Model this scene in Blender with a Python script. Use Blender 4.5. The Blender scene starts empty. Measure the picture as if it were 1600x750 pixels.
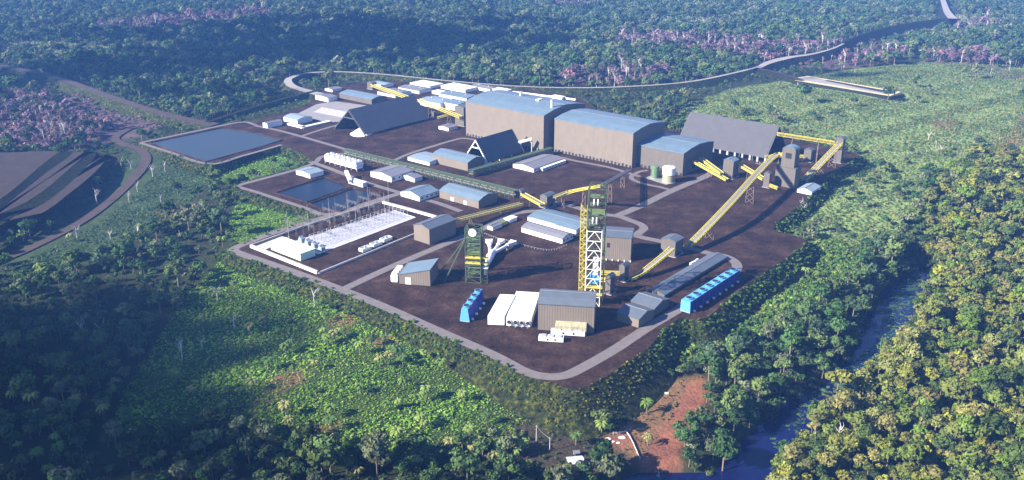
import bpy, math, random
import numpy as np
from mathutils import Vector, Matrix
random.seed(7); RNG = np.random.default_rng(11)
S = bpy.context.scene
COL = S.collection
R = math.radians

# ------------------------------------------------------------------ camera, sky, sun, exposure
CAM_H = 250.0; PITCH = R(21.0); FPX = 1400.0          # the photograph is 1600 px wide
cam = bpy.data.cameras.new('camera'); cam.sensor_width = 36; cam.lens = 36 * FPX / 1600
cam.clip_start = 1; cam.clip_end = 60000
camo = bpy.data.objects.new('camera', cam); COL.objects.link(camo)
camo.location = (0, 0, CAM_H); camo.rotation_euler = (R(90) - PITCH, 0, 0)
S.camera = camo
SUN_EL = R(30); SUN_AZ = R(247)
sun_dir = Vector((math.sin(SUN_AZ) * math.cos(SUN_EL), math.cos(SUN_AZ) * math.cos(SUN_EL), math.sin(SUN_EL)))
W = bpy.data.worlds.new('World'); S.world = W; W.use_nodes = True
wn = W.node_tree.nodes; wl = W.node_tree.links
bg = wn['Background']; sk = wn.new('ShaderNodeTexSky'); sk.sky_type = 'NISHITA'; sk.sun_disc = False
sk.sun_elevation = SUN_EL; sk.sun_rotation = SUN_AZ; sk.air_density = 1.6; sk.dust_density = 0.3; sk.ozone_density = 4.0
tn_ = wn.new('ShaderNodeMix'); tn_.data_type = 'RGBA'; tn_.blend_type = 'MULTIPLY'; tn_.inputs[0].default_value = 1; tn_.inputs[7].default_value = (0.74, 0.84, 1.32, 1)
wl.new(sk.outputs[0], tn_.inputs[6]); wl.new(tn_.outputs[2], bg.inputs[0]); bg.inputs[1].default_value = 0.05
ld = bpy.data.lights.new('sun', 'SUN'); ld.energy = 5.0; ld.angle = R(0.6); ld.color = (1.0, 0.92, 0.78)
lo = bpy.data.objects.new('sun', ld); COL.objects.link(lo); lo.rotation_euler = sun_dir.to_track_quat('Z', 'Y').to_euler()
S.view_settings.view_transform = 'Standard'; S.view_settings.look = 'None'
S.view_settings.exposure = 1.85; S.view_settings.gamma = 1.0
S.render.engine = 'CYCLES'; S.cycles.use_denoising = True
S.cycles.max_bounces = 5; S.cycles.diffuse_bounces = 2; S.cycles.glossy_bounces = 2; S.cycles.volume_bounces = 0
S.cycles.transparent_max_bounces = 4; S.cycles.use_adaptive_sampling = True

# ------------------------------------------------------------------ surveying: picture point -> place on the ground
FW = np.array([0, math.cos(PITCH), -math.sin(PITCH)]); UP = np.array([0, math.sin(PITCH), math.cos(PITCH)])
def ray(px, py):
    return np.array([px - 800.0, 0, 0]) + UP * (375.0 - py) + FW * FPX
def P(px, py, z=0.0):
    d = ray(px, py); t = (z - CAM_H) / d[2]
    return Vector((d[0] * t, d[1] * t, z))
def up_to(c, px, py):
    """height above c of the point seen at row py on the vertical through c"""
    lo_, hi = 0.0, 200.0
    for _ in range(40):
        m = (lo_ + hi) / 2
        v = np.array([c[0], c[1], c[2] + m - CAM_H]); row = 375 - FPX * (v @ UP) / (v @ FW)
        if row > py: lo_ = m
        else: hi = m
    return lo_
AZ_A = R(39.9)
DA = Vector((math.sin(AZ_A), math.cos(AZ_A), 0)); DB = Vector((-DA.y, DA.x, 0))
ROT = math.atan2(DA.y, DA.x)

# ------------------------------------------------------------------ materials
MATS = {}
def _new(name):
    m = bpy.data.materials.new(name); m.use_nodes = True
    b = m.node_tree.nodes['Principled BSDF']; MATS[name] = m
    return m, m.node_tree.nodes, m.node_tree.links, b
def ramp(n, stops):
    r = n.new('ShaderNodeValToRGB'); e = r.color_ramp.elements
    while len(e) < len(stops): e.new(0.5)
    for k, (p_, c_) in enumerate(stops): e[k].position = p_; e[k].color = (*c_, 1)
    return r
def noisy(name, c, var=0.15, scale=0.2, rough=0.8, metal=0.0, ribs=None, bump=0.0, streak=0.0, spec=0.3):
    """a base colour broken by weathering noise; ribs = (spacing m) of sheet-metal profile"""
    m, n, l, b = _new(name)
    tc = n.new('ShaderNodeTexCoord'); nz = n.new('ShaderNodeTexNoise'); nz.inputs['Scale'].default_value = scale
    nz.inputs['Detail'].default_value = 6; nz.inputs['Roughness'].default_value = 0.65
    l.new(tc.outputs['Object'], nz.inputs['Vector'])
    lo_ = tuple(max(0, x * (1 - var)) for x in c); hi = tuple(min(1, x * (1 + var)) for x in c)
    r = ramp(n, [(0.3, lo_), (0.7, hi)]); l.new(nz.outputs['Fac'], r.inputs[0]); out = r.outputs[0]
    if streak:
        mp = n.new('ShaderNodeMapping'); mp.inputs['Scale'].default_value = (0.9, 0.9, 0.05)
        n2 = n.new('ShaderNodeTexNoise'); n2.inputs['Scale'].default_value = 1.2; n2.inputs['Detail'].default_value = 4
        l.new(tc.outputs['Object'], mp.inputs[0]); l.new(mp.outputs[0], n2.inputs['Vector'])
        r2 = ramp(n, [(0.35, (1 - streak,) * 3), (0.65, (1, 1, 1))]); l.new(n2.outputs['Fac'], r2.inputs[0])
        mx = n.new('ShaderNodeMix'); mx.data_type = 'RGBA'; mx.blend_type = 'MULTIPLY'; mx.inputs[0].default_value = 1
        l.new(out, mx.inputs[6]); l.new(r2.outputs[0], mx.inputs[7]); out = mx.outputs[2]
    l.new(out, b.inputs['Base Color'])
    b.inputs['Roughness'].default_value = rough; b.inputs['Metallic'].default_value = metal
    b.inputs['Specular IOR Level'].default_value = spec
    if ribs:
        sx = n.new('ShaderNodeSeparateXYZ'); l.new(tc.outputs['Object'], sx.inputs[0])
        ad = n.new('ShaderNodeMath'); ad.operation = 'ADD'; l.new(sx.outputs[0], ad.inputs[0]); l.new(sx.outputs[1], ad.inputs[1])
        mu = n.new('ShaderNodeMath'); mu.operation = 'MULTIPLY'; mu.inputs[1].default_value = 6.283 / ribs; l.new(ad.outputs[0], mu.inputs[0])
        si = n.new('ShaderNodeMath'); si.operation = 'SINE'; l.new(mu.outputs[0], si.inputs[0])
        bp = n.new('ShaderNodeBump'); bp.inputs['Distance'].default_value = 0.12; bp.inputs['Strength'].default_value = 0.3
        l.new(si.outputs[0], bp.inputs['Height']); l.new(bp.outputs[0], b.inputs['Normal'])
    elif bump:
        bp = n.new('ShaderNodeBump'); bp.inputs['Distance'].default_value = bump; l.new(nz.outputs['Fac'], bp.inputs['Height'])
        l.new(bp.outputs[0], b.inputs['Normal'])
    return m
M = {}
M['soil'] = None
M['tan'] = noisy('tan_cladding', (0.150, 0.125, 0.103), 0.08, 0.12, 0.75, ribs=1.6, streak=0.08)
M['brownclad'] = noisy('brown_grey_cladding', (0.100, 0.088, 0.079), 0.08, 0.15, 0.75, ribs=1.4, streak=0.08)
M['slate'] = noisy('slate_roofing', (0.078, 0.094, 0.118), 0.10, 0.15, 0.55, ribs=2.0)
M['bluegrey'] = noisy('blue_grey_roofing', (0.105, 0.15, 0.19), 0.10, 0.12, 0.5, ribs=2.2)
M['paleblue'] = noisy('pale_blue_roofing', (0.18, 0.23, 0.27), 0.08, 0.2, 0.5, ribs=2.0)
M['greyroof'] = noisy('grey_roofing', (0.135, 0.135, 0.155), 0.10, 0.2, 0.6, ribs=2.0)
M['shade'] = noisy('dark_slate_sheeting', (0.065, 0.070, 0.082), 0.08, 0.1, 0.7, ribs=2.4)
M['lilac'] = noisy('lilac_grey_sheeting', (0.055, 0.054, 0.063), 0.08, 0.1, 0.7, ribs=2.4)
M['white'] = noisy('white_paint', (0.66, 0.65, 0.64), 0.08, 0.4, 0.55, streak=0.10)
M['cream'] = noisy('pale_green_white_paint', (0.56, 0.68, 0.50), 0.04, 0.4, 0.6, streak=0.08)
M['concrete'] = noisy('concrete', (0.36, 0.34, 0.32), 0.18, 0.3, 0.9)
M['yellow'] = noisy('yellow_painted_steel', (0.46, 0.385, 0.05), 0.12, 0.8, 0.5)
M['green'] = noisy('green_painted_steel', (0.055, 0.080, 0.045), 0.2, 0.8, 0.5)
M['greenpan'] = noisy('olive_green_panel', (0.10, 0.14, 0.05), 0.2, 0.5, 0.6)
M['galv'] = noisy('galvanised_steel', (0.42, 0.42, 0.43), 0.2, 0.6, 0.45, 0.3)
M['whitesteel'] = noisy('white_painted_steel', (0.66, 0.67, 0.58), 0.08, 0.6, 0.5)
M['dark'] = noisy('dark_opening', (0.02, 0.02, 0.025), 0.3, 0.5, 0.9)
M['belt'] = noisy('belt_cover', (0.16, 0.155, 0.15), 0.15, 0.4, 0.7)
M['blue'] = noisy('deep_blue_paint', (0.008, 0.013, 0.20), 0.15, 0.5, 0.4)
M['sky'] = noisy('light_blue_paint', (0.08, 0.27, 0.52), 0.12, 0.6, 0.45)
M['pile'] = noisy('pale_ore', (0.75, 0.74, 0.66), 0.1, 0.3, 0.95, bump=0.4)
M['ochre'] = noisy('olive_tank_shell', (0.34, 0.31, 0.20), 0.2, 0.5, 0.7, streak=0.3)
M['tgreen'] = noisy('green_tank_shell', (0.10, 0.17, 0.09), 0.15, 0.5, 0.6, streak=0.2)
M['gravel'] = noisy('white_gravel', (0.33, 0.33, 0.37), 0.4, 0.6, 0.95, bump=0.2)
M['paving'] = noisy('grey_paving', (0.20, 0.185, 0.18), 0.12, 0.08, 0.9)
M['road'] = noisy('grey_road_surface', (0.125, 0.108, 0.105), 0.16, 0.25, 0.95)
M['earthroad'] = noisy('brown_road_surface', (0.046, 0.031, 0.026), 0.25, 0.12, 0.95)
M['paleroad'] = noisy('pale_road_surface', (0.24, 0.22, 0.20), 0.2, 0.05, 0.95)
M['terrace'] = noisy('brown_bench', (0.026, 0.016, 0.012), 0.35, 0.08, 0.95)
M['wood'] = noisy('weathered_wood', (0.20, 0.15, 0.11), 0.3, 1.0, 0.9)
M['bark'] = noisy('tree_bark', (0.17, 0.13, 0.10), 0.3, 1.0, 0.9)
M['palebark'] = noisy('pale_dead_wood', (0.44, 0.40, 0.37), 0.2, 1.0, 0.9)

def soil_mat():
    m, n, l, b = _new('brown_soil'); tc = n.new('ShaderNodeTexCoord')
    a = n.new('ShaderNodeTexNoise'); a.inputs['Scale'].default_value = 0.05; a.inputs['Detail'].default_value = 10; a.inputs['Roughness'].default_value = 0.72
    l.new(tc.outputs['Object'], a.inputs['Vector'])
    r = ramp(n, [(0.34, (0.012, 0.006, 0.0045)), (0.48, (0.028, 0.015, 0.0105)), (0.58, (0.044, 0.025, 0.018)), (0.70, (0.080, 0.050, 0.037))])
    l.new(a.outputs['Fac'], r.inputs[0])
    f = n.new('ShaderNodeTexNoise'); f.inputs['Scale'].default_value = 0.45; f.inputs['Detail'].default_value = 5; l.new(tc.outputs['Object'], f.inputs['Vector'])
    r2 = ramp(n, [(0.3, (0.72, 0.70, 0.68)), (0.7, (1.25, 1.2, 1.18))]); l.new(f.outputs['Fac'], r2.inputs[0])
    mx = n.new('ShaderNodeMix'); mx.data_type = 'RGBA'; mx.blend_type = 'MULTIPLY'; mx.inputs[0].default_value = 1
    l.new(r.outputs[0], mx.inputs[6]); l.new(r2.outputs[0], mx.inputs[7]); l.new(mx.outputs[2], b.inputs['Base Color'])
    b.inputs['Roughness'].default_value = 0.95; b.inputs['Specular IOR Level'].default_value = 0.1
    bp = n.new('ShaderNodeBump'); bp.inputs['Distance'].default_value = 0.5; l.new(f.outputs['Fac'], bp.inputs['Height']); l.new(bp.outputs[0], b.inputs['Normal'])
    return m
M['soil'] = soil_mat()
def bank_mat(name, stops):
    m, n, l, b = _new(name); tc = n.new('ShaderNodeTexCoord')
    a = n.new('ShaderNodeTexNoise'); a.inputs['Scale'].default_value = 0.30; a.inputs['Detail'].default_value = 6; a.inputs['Roughness'].default_value = 0.7
    l.new(tc.outputs['Object'], a.inputs['Vector']); r = ramp(n, stops); l.new(a.outputs['Fac'], r.inputs[0]); l.new(r.outputs[0], b.inputs['Base Color'])
    bp = n.new('ShaderNodeBump'); bp.inputs['Distance'].default_value = 1.5; l.new(a.outputs['Fac'], bp.inputs['Height']); l.new(bp.outputs[0], b.inputs['Normal'])
    b.inputs['Roughness'].default_value = 0.95; b.inputs['Specular IOR Level'].default_value = 0.1
    return m
M['bank'] = bank_mat('mossy_bank', [(0.38, (0.006, 0.009, 0.003)), (0.52, (0.022, 0.028, 0.008)), (0.64, (0.07, 0.075, 0.012)), (0.74, (0.16, 0.15, 0.02))])
M['darkbank'] = bank_mat('dark_grass_bank', [(0.3, (0.006, 0.008, 0.004)), (0.6, (0.018, 0.021, 0.009)), (0.75, (0.035, 0.035, 0.014))])
def water_mat(name, c, rough):
    m, n, l, b = _new(name); b.inputs['Base Color'].default_value = (*c, 1); b.inputs['Roughness'].default_value = rough
    b.inputs['IOR'].default_value = 1.33
    tc = n.new('ShaderNodeTexCoord'); a = n.new('ShaderNodeTexNoise'); a.inputs['Scale'].default_value = 0.6; a.inputs['Detail'].default_value = 4
    l.new(tc.outputs['Object'], a.inputs['Vector']); bp = n.new('ShaderNodeBump'); bp.inputs['Distance'].default_value = 0.05
    bp.inputs['Strength'].default_value = 0.3; l.new(a.outputs['Fac'], bp.inputs['Height']); l.new(bp.outputs[0], b.inputs['Normal'])
    return m
M['pond'] = water_mat('pond_water', (0.030, 0.040, 0.047), 0.35)
M['darkpond'] = water_mat('dark_pond_water', (0.006, 0.008, 0.012), 0.3)
M['river'] = water_mat('river_water', (0.004, 0.006, 0.045), 0.12)

# ------------------------------------------------------------------ mesh helper
class MB:
    def __init__(s): s.v = []; s.f = []
    def add(s, vs, fs):
        k = len(s.v); s.v += [tuple(x) for x in vs]; s.f += [tuple(i + k for i in f) for f in fs]; return s
    def box(s, x0, x1, y0, y1, z0, z1):
        return s.add([(x0,y0,z0),(x1,y0,z0),(x1,y1,z0),(x0,y1,z0),(x0,y0,z1),(x1,y0,z1),(x1,y1,z1),(x0,y1,z1)],
                     [(0,3,2,1),(4,5,6,7),(0,1,5,4),(1,2,6,5),(2,3,7,6),(3,0,4,7)])
    def taper(s, b, t):
        """b, t: four points each, bottom and top, counter-clockwise"""
        return s.add(list(b) + list(t), [(0,3,2,1),(4,5,6,7),(0,1,5,4),(1,2,6,5),(2,3,7,6),(3,0,4,7)])
    def bar(s, p, q, w, h=None):
        p = Vector(p); q = Vector(q); h = h or w; d = (q - p)
        if d.length < 1e-6: return s
        d.normalize(); u = d.cross(Vector((0,0,1)))
        if u.length < 1e-3: u = Vector((1,0,0))
        u.normalize(); v = u.cross(d); u = u * w / 2; v = v * h / 2
        return s.taper([p-u-v, p+u-v, p+u+v, p-u+v], [q-u-v, q+u-v, q+u+v, q-u+v])
    def tube(s, p, q, r0, r1=None, n=12, cap=True):
        p = Vector(p); q = Vector(q); r1 = r0 if r1 is None else r1; d = (q-p).normalized()
        u = d.cross(Vector((0,0,1)));  u = Vector((1,0,0)) if u.length < 1e-3 else u.normalized(); v = u.cross(d)
        vs = [c + (u*math.cos(t)+v*math.sin(t))*r for c, r in ((p,r0),(q,r1)) for t in [6.28318*i/n for i in range(n)]]
        fs = [(i, (i+1)%n, n+(i+1)%n, n+i) for i in range(n)]
        if cap: fs += [tuple(range(n-1,-1,-1)), tuple(range(n, 2*n))]
        return s.add(vs, fs)
    def dome(s, c, r, h, n=16, m=4):
        c = Vector(c); vs = []; fs = []
        for j in range(m):
            t = j/m*math.pi/2
            for i in range(n):
                a = 6.28318*i/n; vs.append(c + Vector((math.cos(a)*r*math.cos(t), math.sin(a)*r*math.cos(t), h*math.sin(t))))
        vs.append(c + Vector((0,0,h)))
        for j in range(m-1):
            for i in range(n): fs.append((j*n+i, j*n+(i+1)%n, (j+1)*n+(i+1)%n, (j+1)*n+i))
        for i in range(n): fs.append(((m-1)*n+i, (m-1)*n+(i+1)%n, len(vs)-1))
        fs.append(tuple(range(n-1,-1,-1)))
        return s.add(vs, fs)
    def extrude(s, prof, y0, y1, axis='y'):
        """closed profile [(u,z)...] swept along axis from y0 to y1"""
        n = len(prof)
        f = (lambda u, t, z: (u, t, z)) if axis == 'y' else (lambda u, t, z: (t, u, z))
        vs = [f(u, y0, z) for u, z in prof] + [f(u, y1, z) for u, z in prof]
        fs = [(i, (i+1)%n, n+(i+1)%n, n+i) for i in range(n)] + [tuple(range(n-1,-1,-1)), tuple(range(n,2*n))]
        return s.add(vs, fs)
    def build(s, name, mat, parent=None, loc=None, smooth=False):
        me = bpy.data.meshes.new(name); me.from_pydata([tuple(v) for v in s.v], [], s.f); me.materials.append(mat)
        import bmesh
        bm = bmesh.new(); bm.from_mesh(me); bmesh.ops.recalc_face_normals(bm, faces=bm.faces); bm.to_mesh(me); bm.free()
        if smooth: me.polygons.foreach_set('use_smooth', [True]*len(me.polygons))
        o = bpy.data.objects.new(name, me); COL.objects.link(o)
        if parent: o.parent = parent
        if loc is not None: o.location = loc
        return o
def tag(o, label=None, cat=None, group=None, kind=None):
    if label: o['label'] = label
    if cat: o['category'] = cat
    if group: o['group'] = group
    if kind: o['kind'] = kind
    return o
def thing(name, label, cat, loc, rot=0.0, group=None):
    o = bpy.data.objects.new(name, None); COL.objects.link(o); o.empty_display_size = 2
    o.location = loc; o.rotation_euler = (0, 0, rot); return tag(o, label, cat, group)
def copy_tree(o, parent=None):
    c = o.copy(); COL.objects.link(c); c.parent = parent
    for ch in [x for x in list(COL.objects) if x.parent == o]: copy_tree(ch, c)
    return c
def local(root, p):
    """world point -> the thing's own frame"""
    d = Vector(p) - root.location; c, s_ = math.cos(-root.rotation_euler.z), math.sin(-root.rotation_euler.z)
    return Vector((d.x*c - d.y*s_, d.x*s_ + d.y*c, d.z))
# ------------------------------------------------------------------ the land: heights and zones
def pl(pts, z=0.0): return np.array([[*P(x, y, z)[:2]] for x, y in pts])
def smooth_line(pts, n=8):
    """Catmull-Rom through picture points"""
    p = [np.array(q, float) for q in pts]; p = [2*p[0]-p[1]] + p + [2*p[-1]-p[-2]]; out = []
    for i in range(1, len(p)-2):
        for k in range(n):
            t = k/n; a, b, c, d = p[i-1], p[i], p[i+1], p[i+2]
            out.append(0.5*((2*b)+(-a+c)*t+(2*a-5*b+4*c-d)*t*t+(-a+3*b-3*c+d)*t**3))
    out.append(p[-2]); return np.array(out)
PAD_PX = [(900,610),(924,601),(968,575),(1012,544),(1036,518),(1063,497),(1097,499),(1118,486),(1140,467),(1163,449),(1192,427),(1229,403),(1261,378),
          (1240,368),(1212,360),(1212,350),(1237,330),(1262,310),(1287,290),(1290,279),(1312,264),(1341,246),(1330,238),(1255,221),(1160,212),(1084,209),(1036,201),(975,190),(930,170),(908,153),(862,145),(740,131),
          (620,127),(535,132),(494,147),(478,163),(400,188),(372,190),(222,220),(219,224),(322,257),(330,257.5),(360,249),(432,227),(470,240),(485,248),(484,253),(467,262),(420,274),(374,287),(368,291),(374,296),
          (430,313),(494,331),(499,337),(488,344),(430,363),(380,381),(361,389),(360,393),(366,397),(440,423),(517,450),(600,483),(680,520),(745,550),(781,568),(828,589),(864,600)]
PAD = pl(PAD_PX)
CTRL = [((905,660),-19,75),((1040,640),-21,80),((1100,620),-21,100),((1180,500),-14,70),((1250,450),-15,80),((1130,520),-4,38),((1080,520),-5,25),((1200,450),-5,40),((1045,570),-10,22),((760,640),-12,60),((560,520),-3,45),((640,530),-3,45),((720,570),-4,35),((480,470),-3.5,30),((415,440),-8,26),((480,560),-6,70),((300,600),-9,120),((100,650),-11,160),((350,440),-5,60),((300,400),-6,100),
        ((410,335),-4,50),((310,262),-12,24),((240,240),-3,30),((275,252),-5,25),((330,290),-9,40),((90,330),-9,120),((440,250),-4,40),((1400,330),-6,150),((1290,320),-5,40),((1300,280),-5,40),((1230,365),-6,30),((1250,225),-8,60),((1080,198),-8,60),((1450,600),-16,130),((1450,420),-17,110),((1250,680),-22,110),
        ((1500,200),-6,250),((700,100),-3,300),((480,115),-3,150),((1000,110),-4,200),((300,120),-4,300),((1400,60),-13,160),((1200,100),-5,150),((1300,140),-5,120),((500,30),-8,700),((1300,20),-12,500),((900,740),-19,90),((1060,720),-22,60)]
CW = np.array([[*P(*c[0], c[1])[:2]] for c in CTRL]); CH = np.array([c[1] for c in CTRL]); CS = np.array([c[2] for c in CTRL], float)
RIV_PX = [(1441,413),(1452,432),(1442,450),(1428,475),(1420,500),(1402,536),(1362,570),(1335,600),(1300,628),(1268,655),(1262,673),(1246,695),(1227,713),(1203,750),(1190,790),(900,800),(985,746),(1060,742),(1123,742),(1167,690),(1233,630),(1300,598),
          (1324,567),(1342,525),(1357,495),(1384,455),(1412,430),(1428,412)]
RIV_Z = -23.5
RIV = pl(RIV_PX, RIV_Z)
def bumpy(x, y):
    return (np.sin(x*0.031+1.3)*np.cos(y*0.027+0.4)*0.9 + np.sin(x*0.011-y*0.013)*1.3 + np.sin(x*0.09+y*0.05)*0.25)
def height0(x, y):
    x = np.asarray(x, float); y = np.asarray(y, float); num = np.full(x.shape, -7*1e-4); den = np.full(x.shape, 1e-4)
    for (cx, cy), h, s in zip(CW, CH, CS):
        w = np.exp(-((x-cx)**2 + (y-cy)**2)/(2*s*s)); num += w*h; den += w
    return num/den + bumpy(x, y)*np.clip((y-300)/600, 0.3, 1)
# zone raster, 2 m cells
RX0, RY0, RC = -1700.0, 150.0, 2.0; NX, NY = 1700, 1450
def raster(poly):
    """boolean raster of a ground polygon (even-odd, row by row)"""
    g = np.zeros((NY, NX), bool); p = np.asarray(poly); q = np.roll(p, -1, 0)
    y0 = max(0, int((p[:,1].min()-RY0)/RC)); y1 = min(NY-1, int((p[:,1].max()-RY0)/RC)+1)
    for j in range(y0, y1+1):
        y = RY0 + (j+0.5)*RC; m = (p[:,1] > y) != (q[:,1] > y)
        if not m.any(): continue
        a, b = p[m], q[m]; xs = np.sort(a[:,0] + (y-a[:,1])/(b[:,1]-a[:,1])*(b[:,0]-a[:,0]))
        for k in range(0, len(xs)-1, 2):
            i0 = int(max(0, math.ceil((xs[k]-RX0)/RC-0.5))); i1 = int(min(NX-1, math.floor((xs[k+1]-RX0)/RC-0.5)))
            if i1 >= i0: g[j, i0:i1+1] = True
    return g
def grow(g, r):
    """dilate by r metres"""
    n = int(round(r/RC)); out = g.copy()
    for _ in range(n):
        o = out.copy(); o[1:] |= out[:-1]; o[:-1] |= out[1:]; o[:,1:] |= out[:,:-1]; o[:,:-1] |= out[:,1:]; out = o
    return out
def soften(g, n):
    a = g.astype(np.float32)
    for _ in range(n):
        b = a.copy(); b[1:-1] = (a[:-2]+2*a[1:-1]+a[2:])/4; a = b.copy(); a[:,1:-1] = (b[:,:-2]+2*b[:,1:-1]+b[:,2:])/4
    return a
def look(g, x, y):
    i = np.clip(((np.asarray(x)-RX0)/RC).astype(int), 0, NX-1); j = np.clip(((np.asarray(y)-RY0)/RC).astype(int), 0, NY-1)
    v = g[j, i]; out = (np.asarray(x) < RX0) | (np.asarray(x) > RX0+NX*RC) | (np.asarray(y) > RY0+NY*RC)
    return np.where(out, 0, v)
G_pad = raster(PAD); G_riv = raster(RIV); G_rivs = soften(grow(G_riv, 2), 5)
G_under = soften(grow(G_pad, -0 + 2), 2)
def height(x, y):
    h = height0(x, y); r = look(G_rivs, x, y); r = np.clip(r*1.6, 0, 1)
    h = h*(1-r) + (RIV_Z-3.0)*r
    wet = look(G_riv, x, y) > 0
    return np.where(~wet & (h < RIV_Z+0.3) & (r < 0.5), RIV_Z+0.3, h)
def H1(x, y): return float(height(np.array([x]), np.array([y]))[0])
def G(px, py, dz=0.0):
    """point of the open land seen at a picture point"""
    z = -8.0
    for _ in range(14):
        p = P(px, py, z + dz); z = 0.5*z + 0.5*H1(p.x, p.y)
    p = P(px, py, z + dz); return Vector((p.x, p.y, z))
def plg(pts): return np.array([[*G(x, y)[:2]] for x, y in pts])

Z = {}
Z['leftfield'] = raster(plg([(395,412),(350,400),(300,455),(240,540),(190,620),(175,680),(330,660),(430,690),(520,712),(640,716),(760,700),(820,660),(835,600),(760,562),(600,490),(470,440)]))
Z['notch'] = raster(plg([(382,300),(494,333),(490,345),(372,390),(352,360),(365,330)])) | raster(plg([(300,285),(375,288),(470,258),(480,250),(432,230),(350,255)]))
Z['pasture'] = raster(plg([(200,205),(222,225),(300,262),(330,285),(285,330),(240,350),(180,400),(100,420),(0,440),(0,400),(80,370),(170,300),(195,245)]))
Z['rightfield'] = raster(plg([(1045,192),(1080,160),(1150,138),(1250,122),(1330,108),(1440,98),(1600,104),(1600,235),(1560,238),(1500,262),(1440,272),(1410,300),(1370,300),(1290,292),(1290,278),(1345,246),(1330,236),(1230,215),(1100,205)])) \
    | raster(plg([(1285,290),(1345,250),(1440,272),(1436,300),(1415,345),(1370,395),(1310,385),(1265,372),(1215,352),(1240,330)]))
Z['clear'] = raster(plg([(0,70),(0,95),(90,98),(180,88),(330,66),(340,58),(200,66),(80,64)])) | raster(plg([(1020,28),(1100,26),(1160,34),(1080,46),(1000,44)])) | raster(plg([(340,62),(460,48),(560,30),(640,20),(560,22),(440,38)])) \
    | raster(plg([(1380,26),(1600,22),(1600,34),(1480,42),(1400,38)])) | raster(plg([(660,40),(760,30),(700,46),(640,52)]))
Z['pink'] = raster(plg([(0,230),(0,160),(110,150),(230,170),(260,195),(215,215),(150,228),(60,240)])) | raster(plg([(970,62),(1100,64),(1240,76),(1360,84),(1430,88),(1330,108),(1200,104),(1090,84),(960,76)])) \
    | raster(plg([(820,0),(960,0),(960,12),(860,12)])) | raster(plg([(1440,92),(1520,90),(1600,112),(1600,128),(1520,116)])) | raster(plg([(150,42),(420,20),(430,30),(200,56)]))
Z['redtrack'] = raster(plg([(1075,598),(1102,592),(1102,625),(1085,660),(1062,688),(1056,744),(996,744),(1003,712),(1030,680),(1050,650)])) | raster(plg([(928,684),(985,678),(992,694),(940,700)]))
Z['earth'] = raster(plg([(962,655),(1000,600),(1062,592),(1098,586),(1105,610),(1092,660),(1060,690),(1055,742),(998,744),(1000,700),(960,680)])) | raster(plg([(928,682),(990,676),(1000,712),(940,712)]))
Z['bare'] = raster(plg([(430,585),(480,575),(470,600),(420,606)])) | raster(plg([(1540,240),(1600,180),(1600,240)])) | raster(plg([(510,500),(560,480),(585,490),(530,515)]))\
    | raster(plg([(1450,190),(1500,186),(1510,200),(1470,206)])) | raster(plg([(570,525),(615,515),(640,530),(585,540)])) | raster(plg([(385,640),(425,612),(450,600),(435,622),(400,650)])) | raster(plg([(470,690),(520,655),(530,660),(490,700)])) | raster(plg([(240,330),(300,318),(320,325),(260,338)]))
Z['yard'] = raster(plg([(800,640),(860,640),(960,700),(1000,745),(820,748),(780,700)]))

# terrain grid: rows spread with distance, sinking under the pad
ys = [120.0]
while ys[-1] < 2900: ys.append(ys[-1] + max(3.0, ys[-1]*0.0062))
while ys[-1] < 45000: ys.append(ys[-1]*1.12)
ys = np.array(ys); us = np.linspace(-1, 1, 520)
gy, gu = np.meshgrid(ys, us, indexing='ij'); gx = gu * (330 + gy*0.72)
near = gy < 3200
gz = np.where(near, height(gx, np.minimum(gy, 3200)), -7.0)
gz = np.where(look(G_pad, gx, gy) > 0, np.minimum(gz, -2.5), gz)
pads_below = gz
V = np.stack([gx, gy, gz], -1).reshape(-1, 3); ny, nx = gx.shape
ii = np.arange(ny*nx).reshape(ny, nx); F = np.stack([ii[:-1,:-1], ii[:-1,1:], ii[1:,1:], ii[1:,:-1]], -1).reshape(-1, 4)
me = bpy.data.meshes.new('ground'); me.vertices.add(len(V)); me.vertices.foreach_set('co', V.ravel().astype(np.float32))
me.loops.add(F.size); me.loops.foreach_set('vertex_index', F.ravel().astype(np.int32)); me.polygons.add(len(F))
me.polygons.foreach_set('loop_start', np.arange(0, F.size, 4, dtype=np.int32)); me.polygons.foreach_set('loop_total', np.full(len(F), 4, np.int32))
me.polygons.foreach_set('use_smooth', np.ones(len(F), bool)); me.update(calc_edges=True)
base = np.array([0.022, 0.030, 0.012])
ZC = dict(leftfield=(0.035,0.055,0.012), notch=(0.055,0.10,0.018), pasture=(0.035,0.055,0.022), rightfield=(0.16,0.22,0.075), clear=(0.13,0.16,0.09), pink=(0.08,0.055,0.06),
          earth=(0.15,0.085,0.045), redtrack=(0.17,0.068,0.043), bare=(0.16,0.085,0.05), yard=(0.045,0.035,0.022))
colr = np.tile(base, (len(V), 1)); 
for k, c in ZC.items():
    w = np.clip(look(soften(Z[k], 3), V[:,0], V[:,1]), 0, 1)[:, None]; colr = colr*(1-w) + np.array(c)*w
ca = me.color_attributes.new('zone_colour', 'FLOAT_COLOR', 'POINT'); ca.data.foreach_set('color', np.concatenate([colr, np.ones((len(V),1))], 1).ravel().astype(np.float32))
gm, n, l, b = _new('land'); at = n.new('ShaderNodeAttribute'); at.attribute_name = 'zone_colour'
tc = n.new('ShaderNodeTexCoord'); nz = n.new('ShaderNodeTexNoise'); nz.inputs['Scale'].default_value = 0.06; nz.inputs['Detail'].default_value = 12; nz.inputs['Roughness'].default_value = 0.8
l.new(tc.outputs['Object'], nz.inputs['Vector']); r = ramp(n, [(0.3, (0.45,0.5,0.5)), (0.5, (1,1,1)), (0.7, (1.7,1.55,1.4))]); l.new(nz.outputs['Fac'], r.inputs[0])
mx = n.new('ShaderNodeMix'); mx.data_type = 'RGBA'; mx.blend_type = 'MULTIPLY'; mx.inputs[0].default_value = 1
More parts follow.
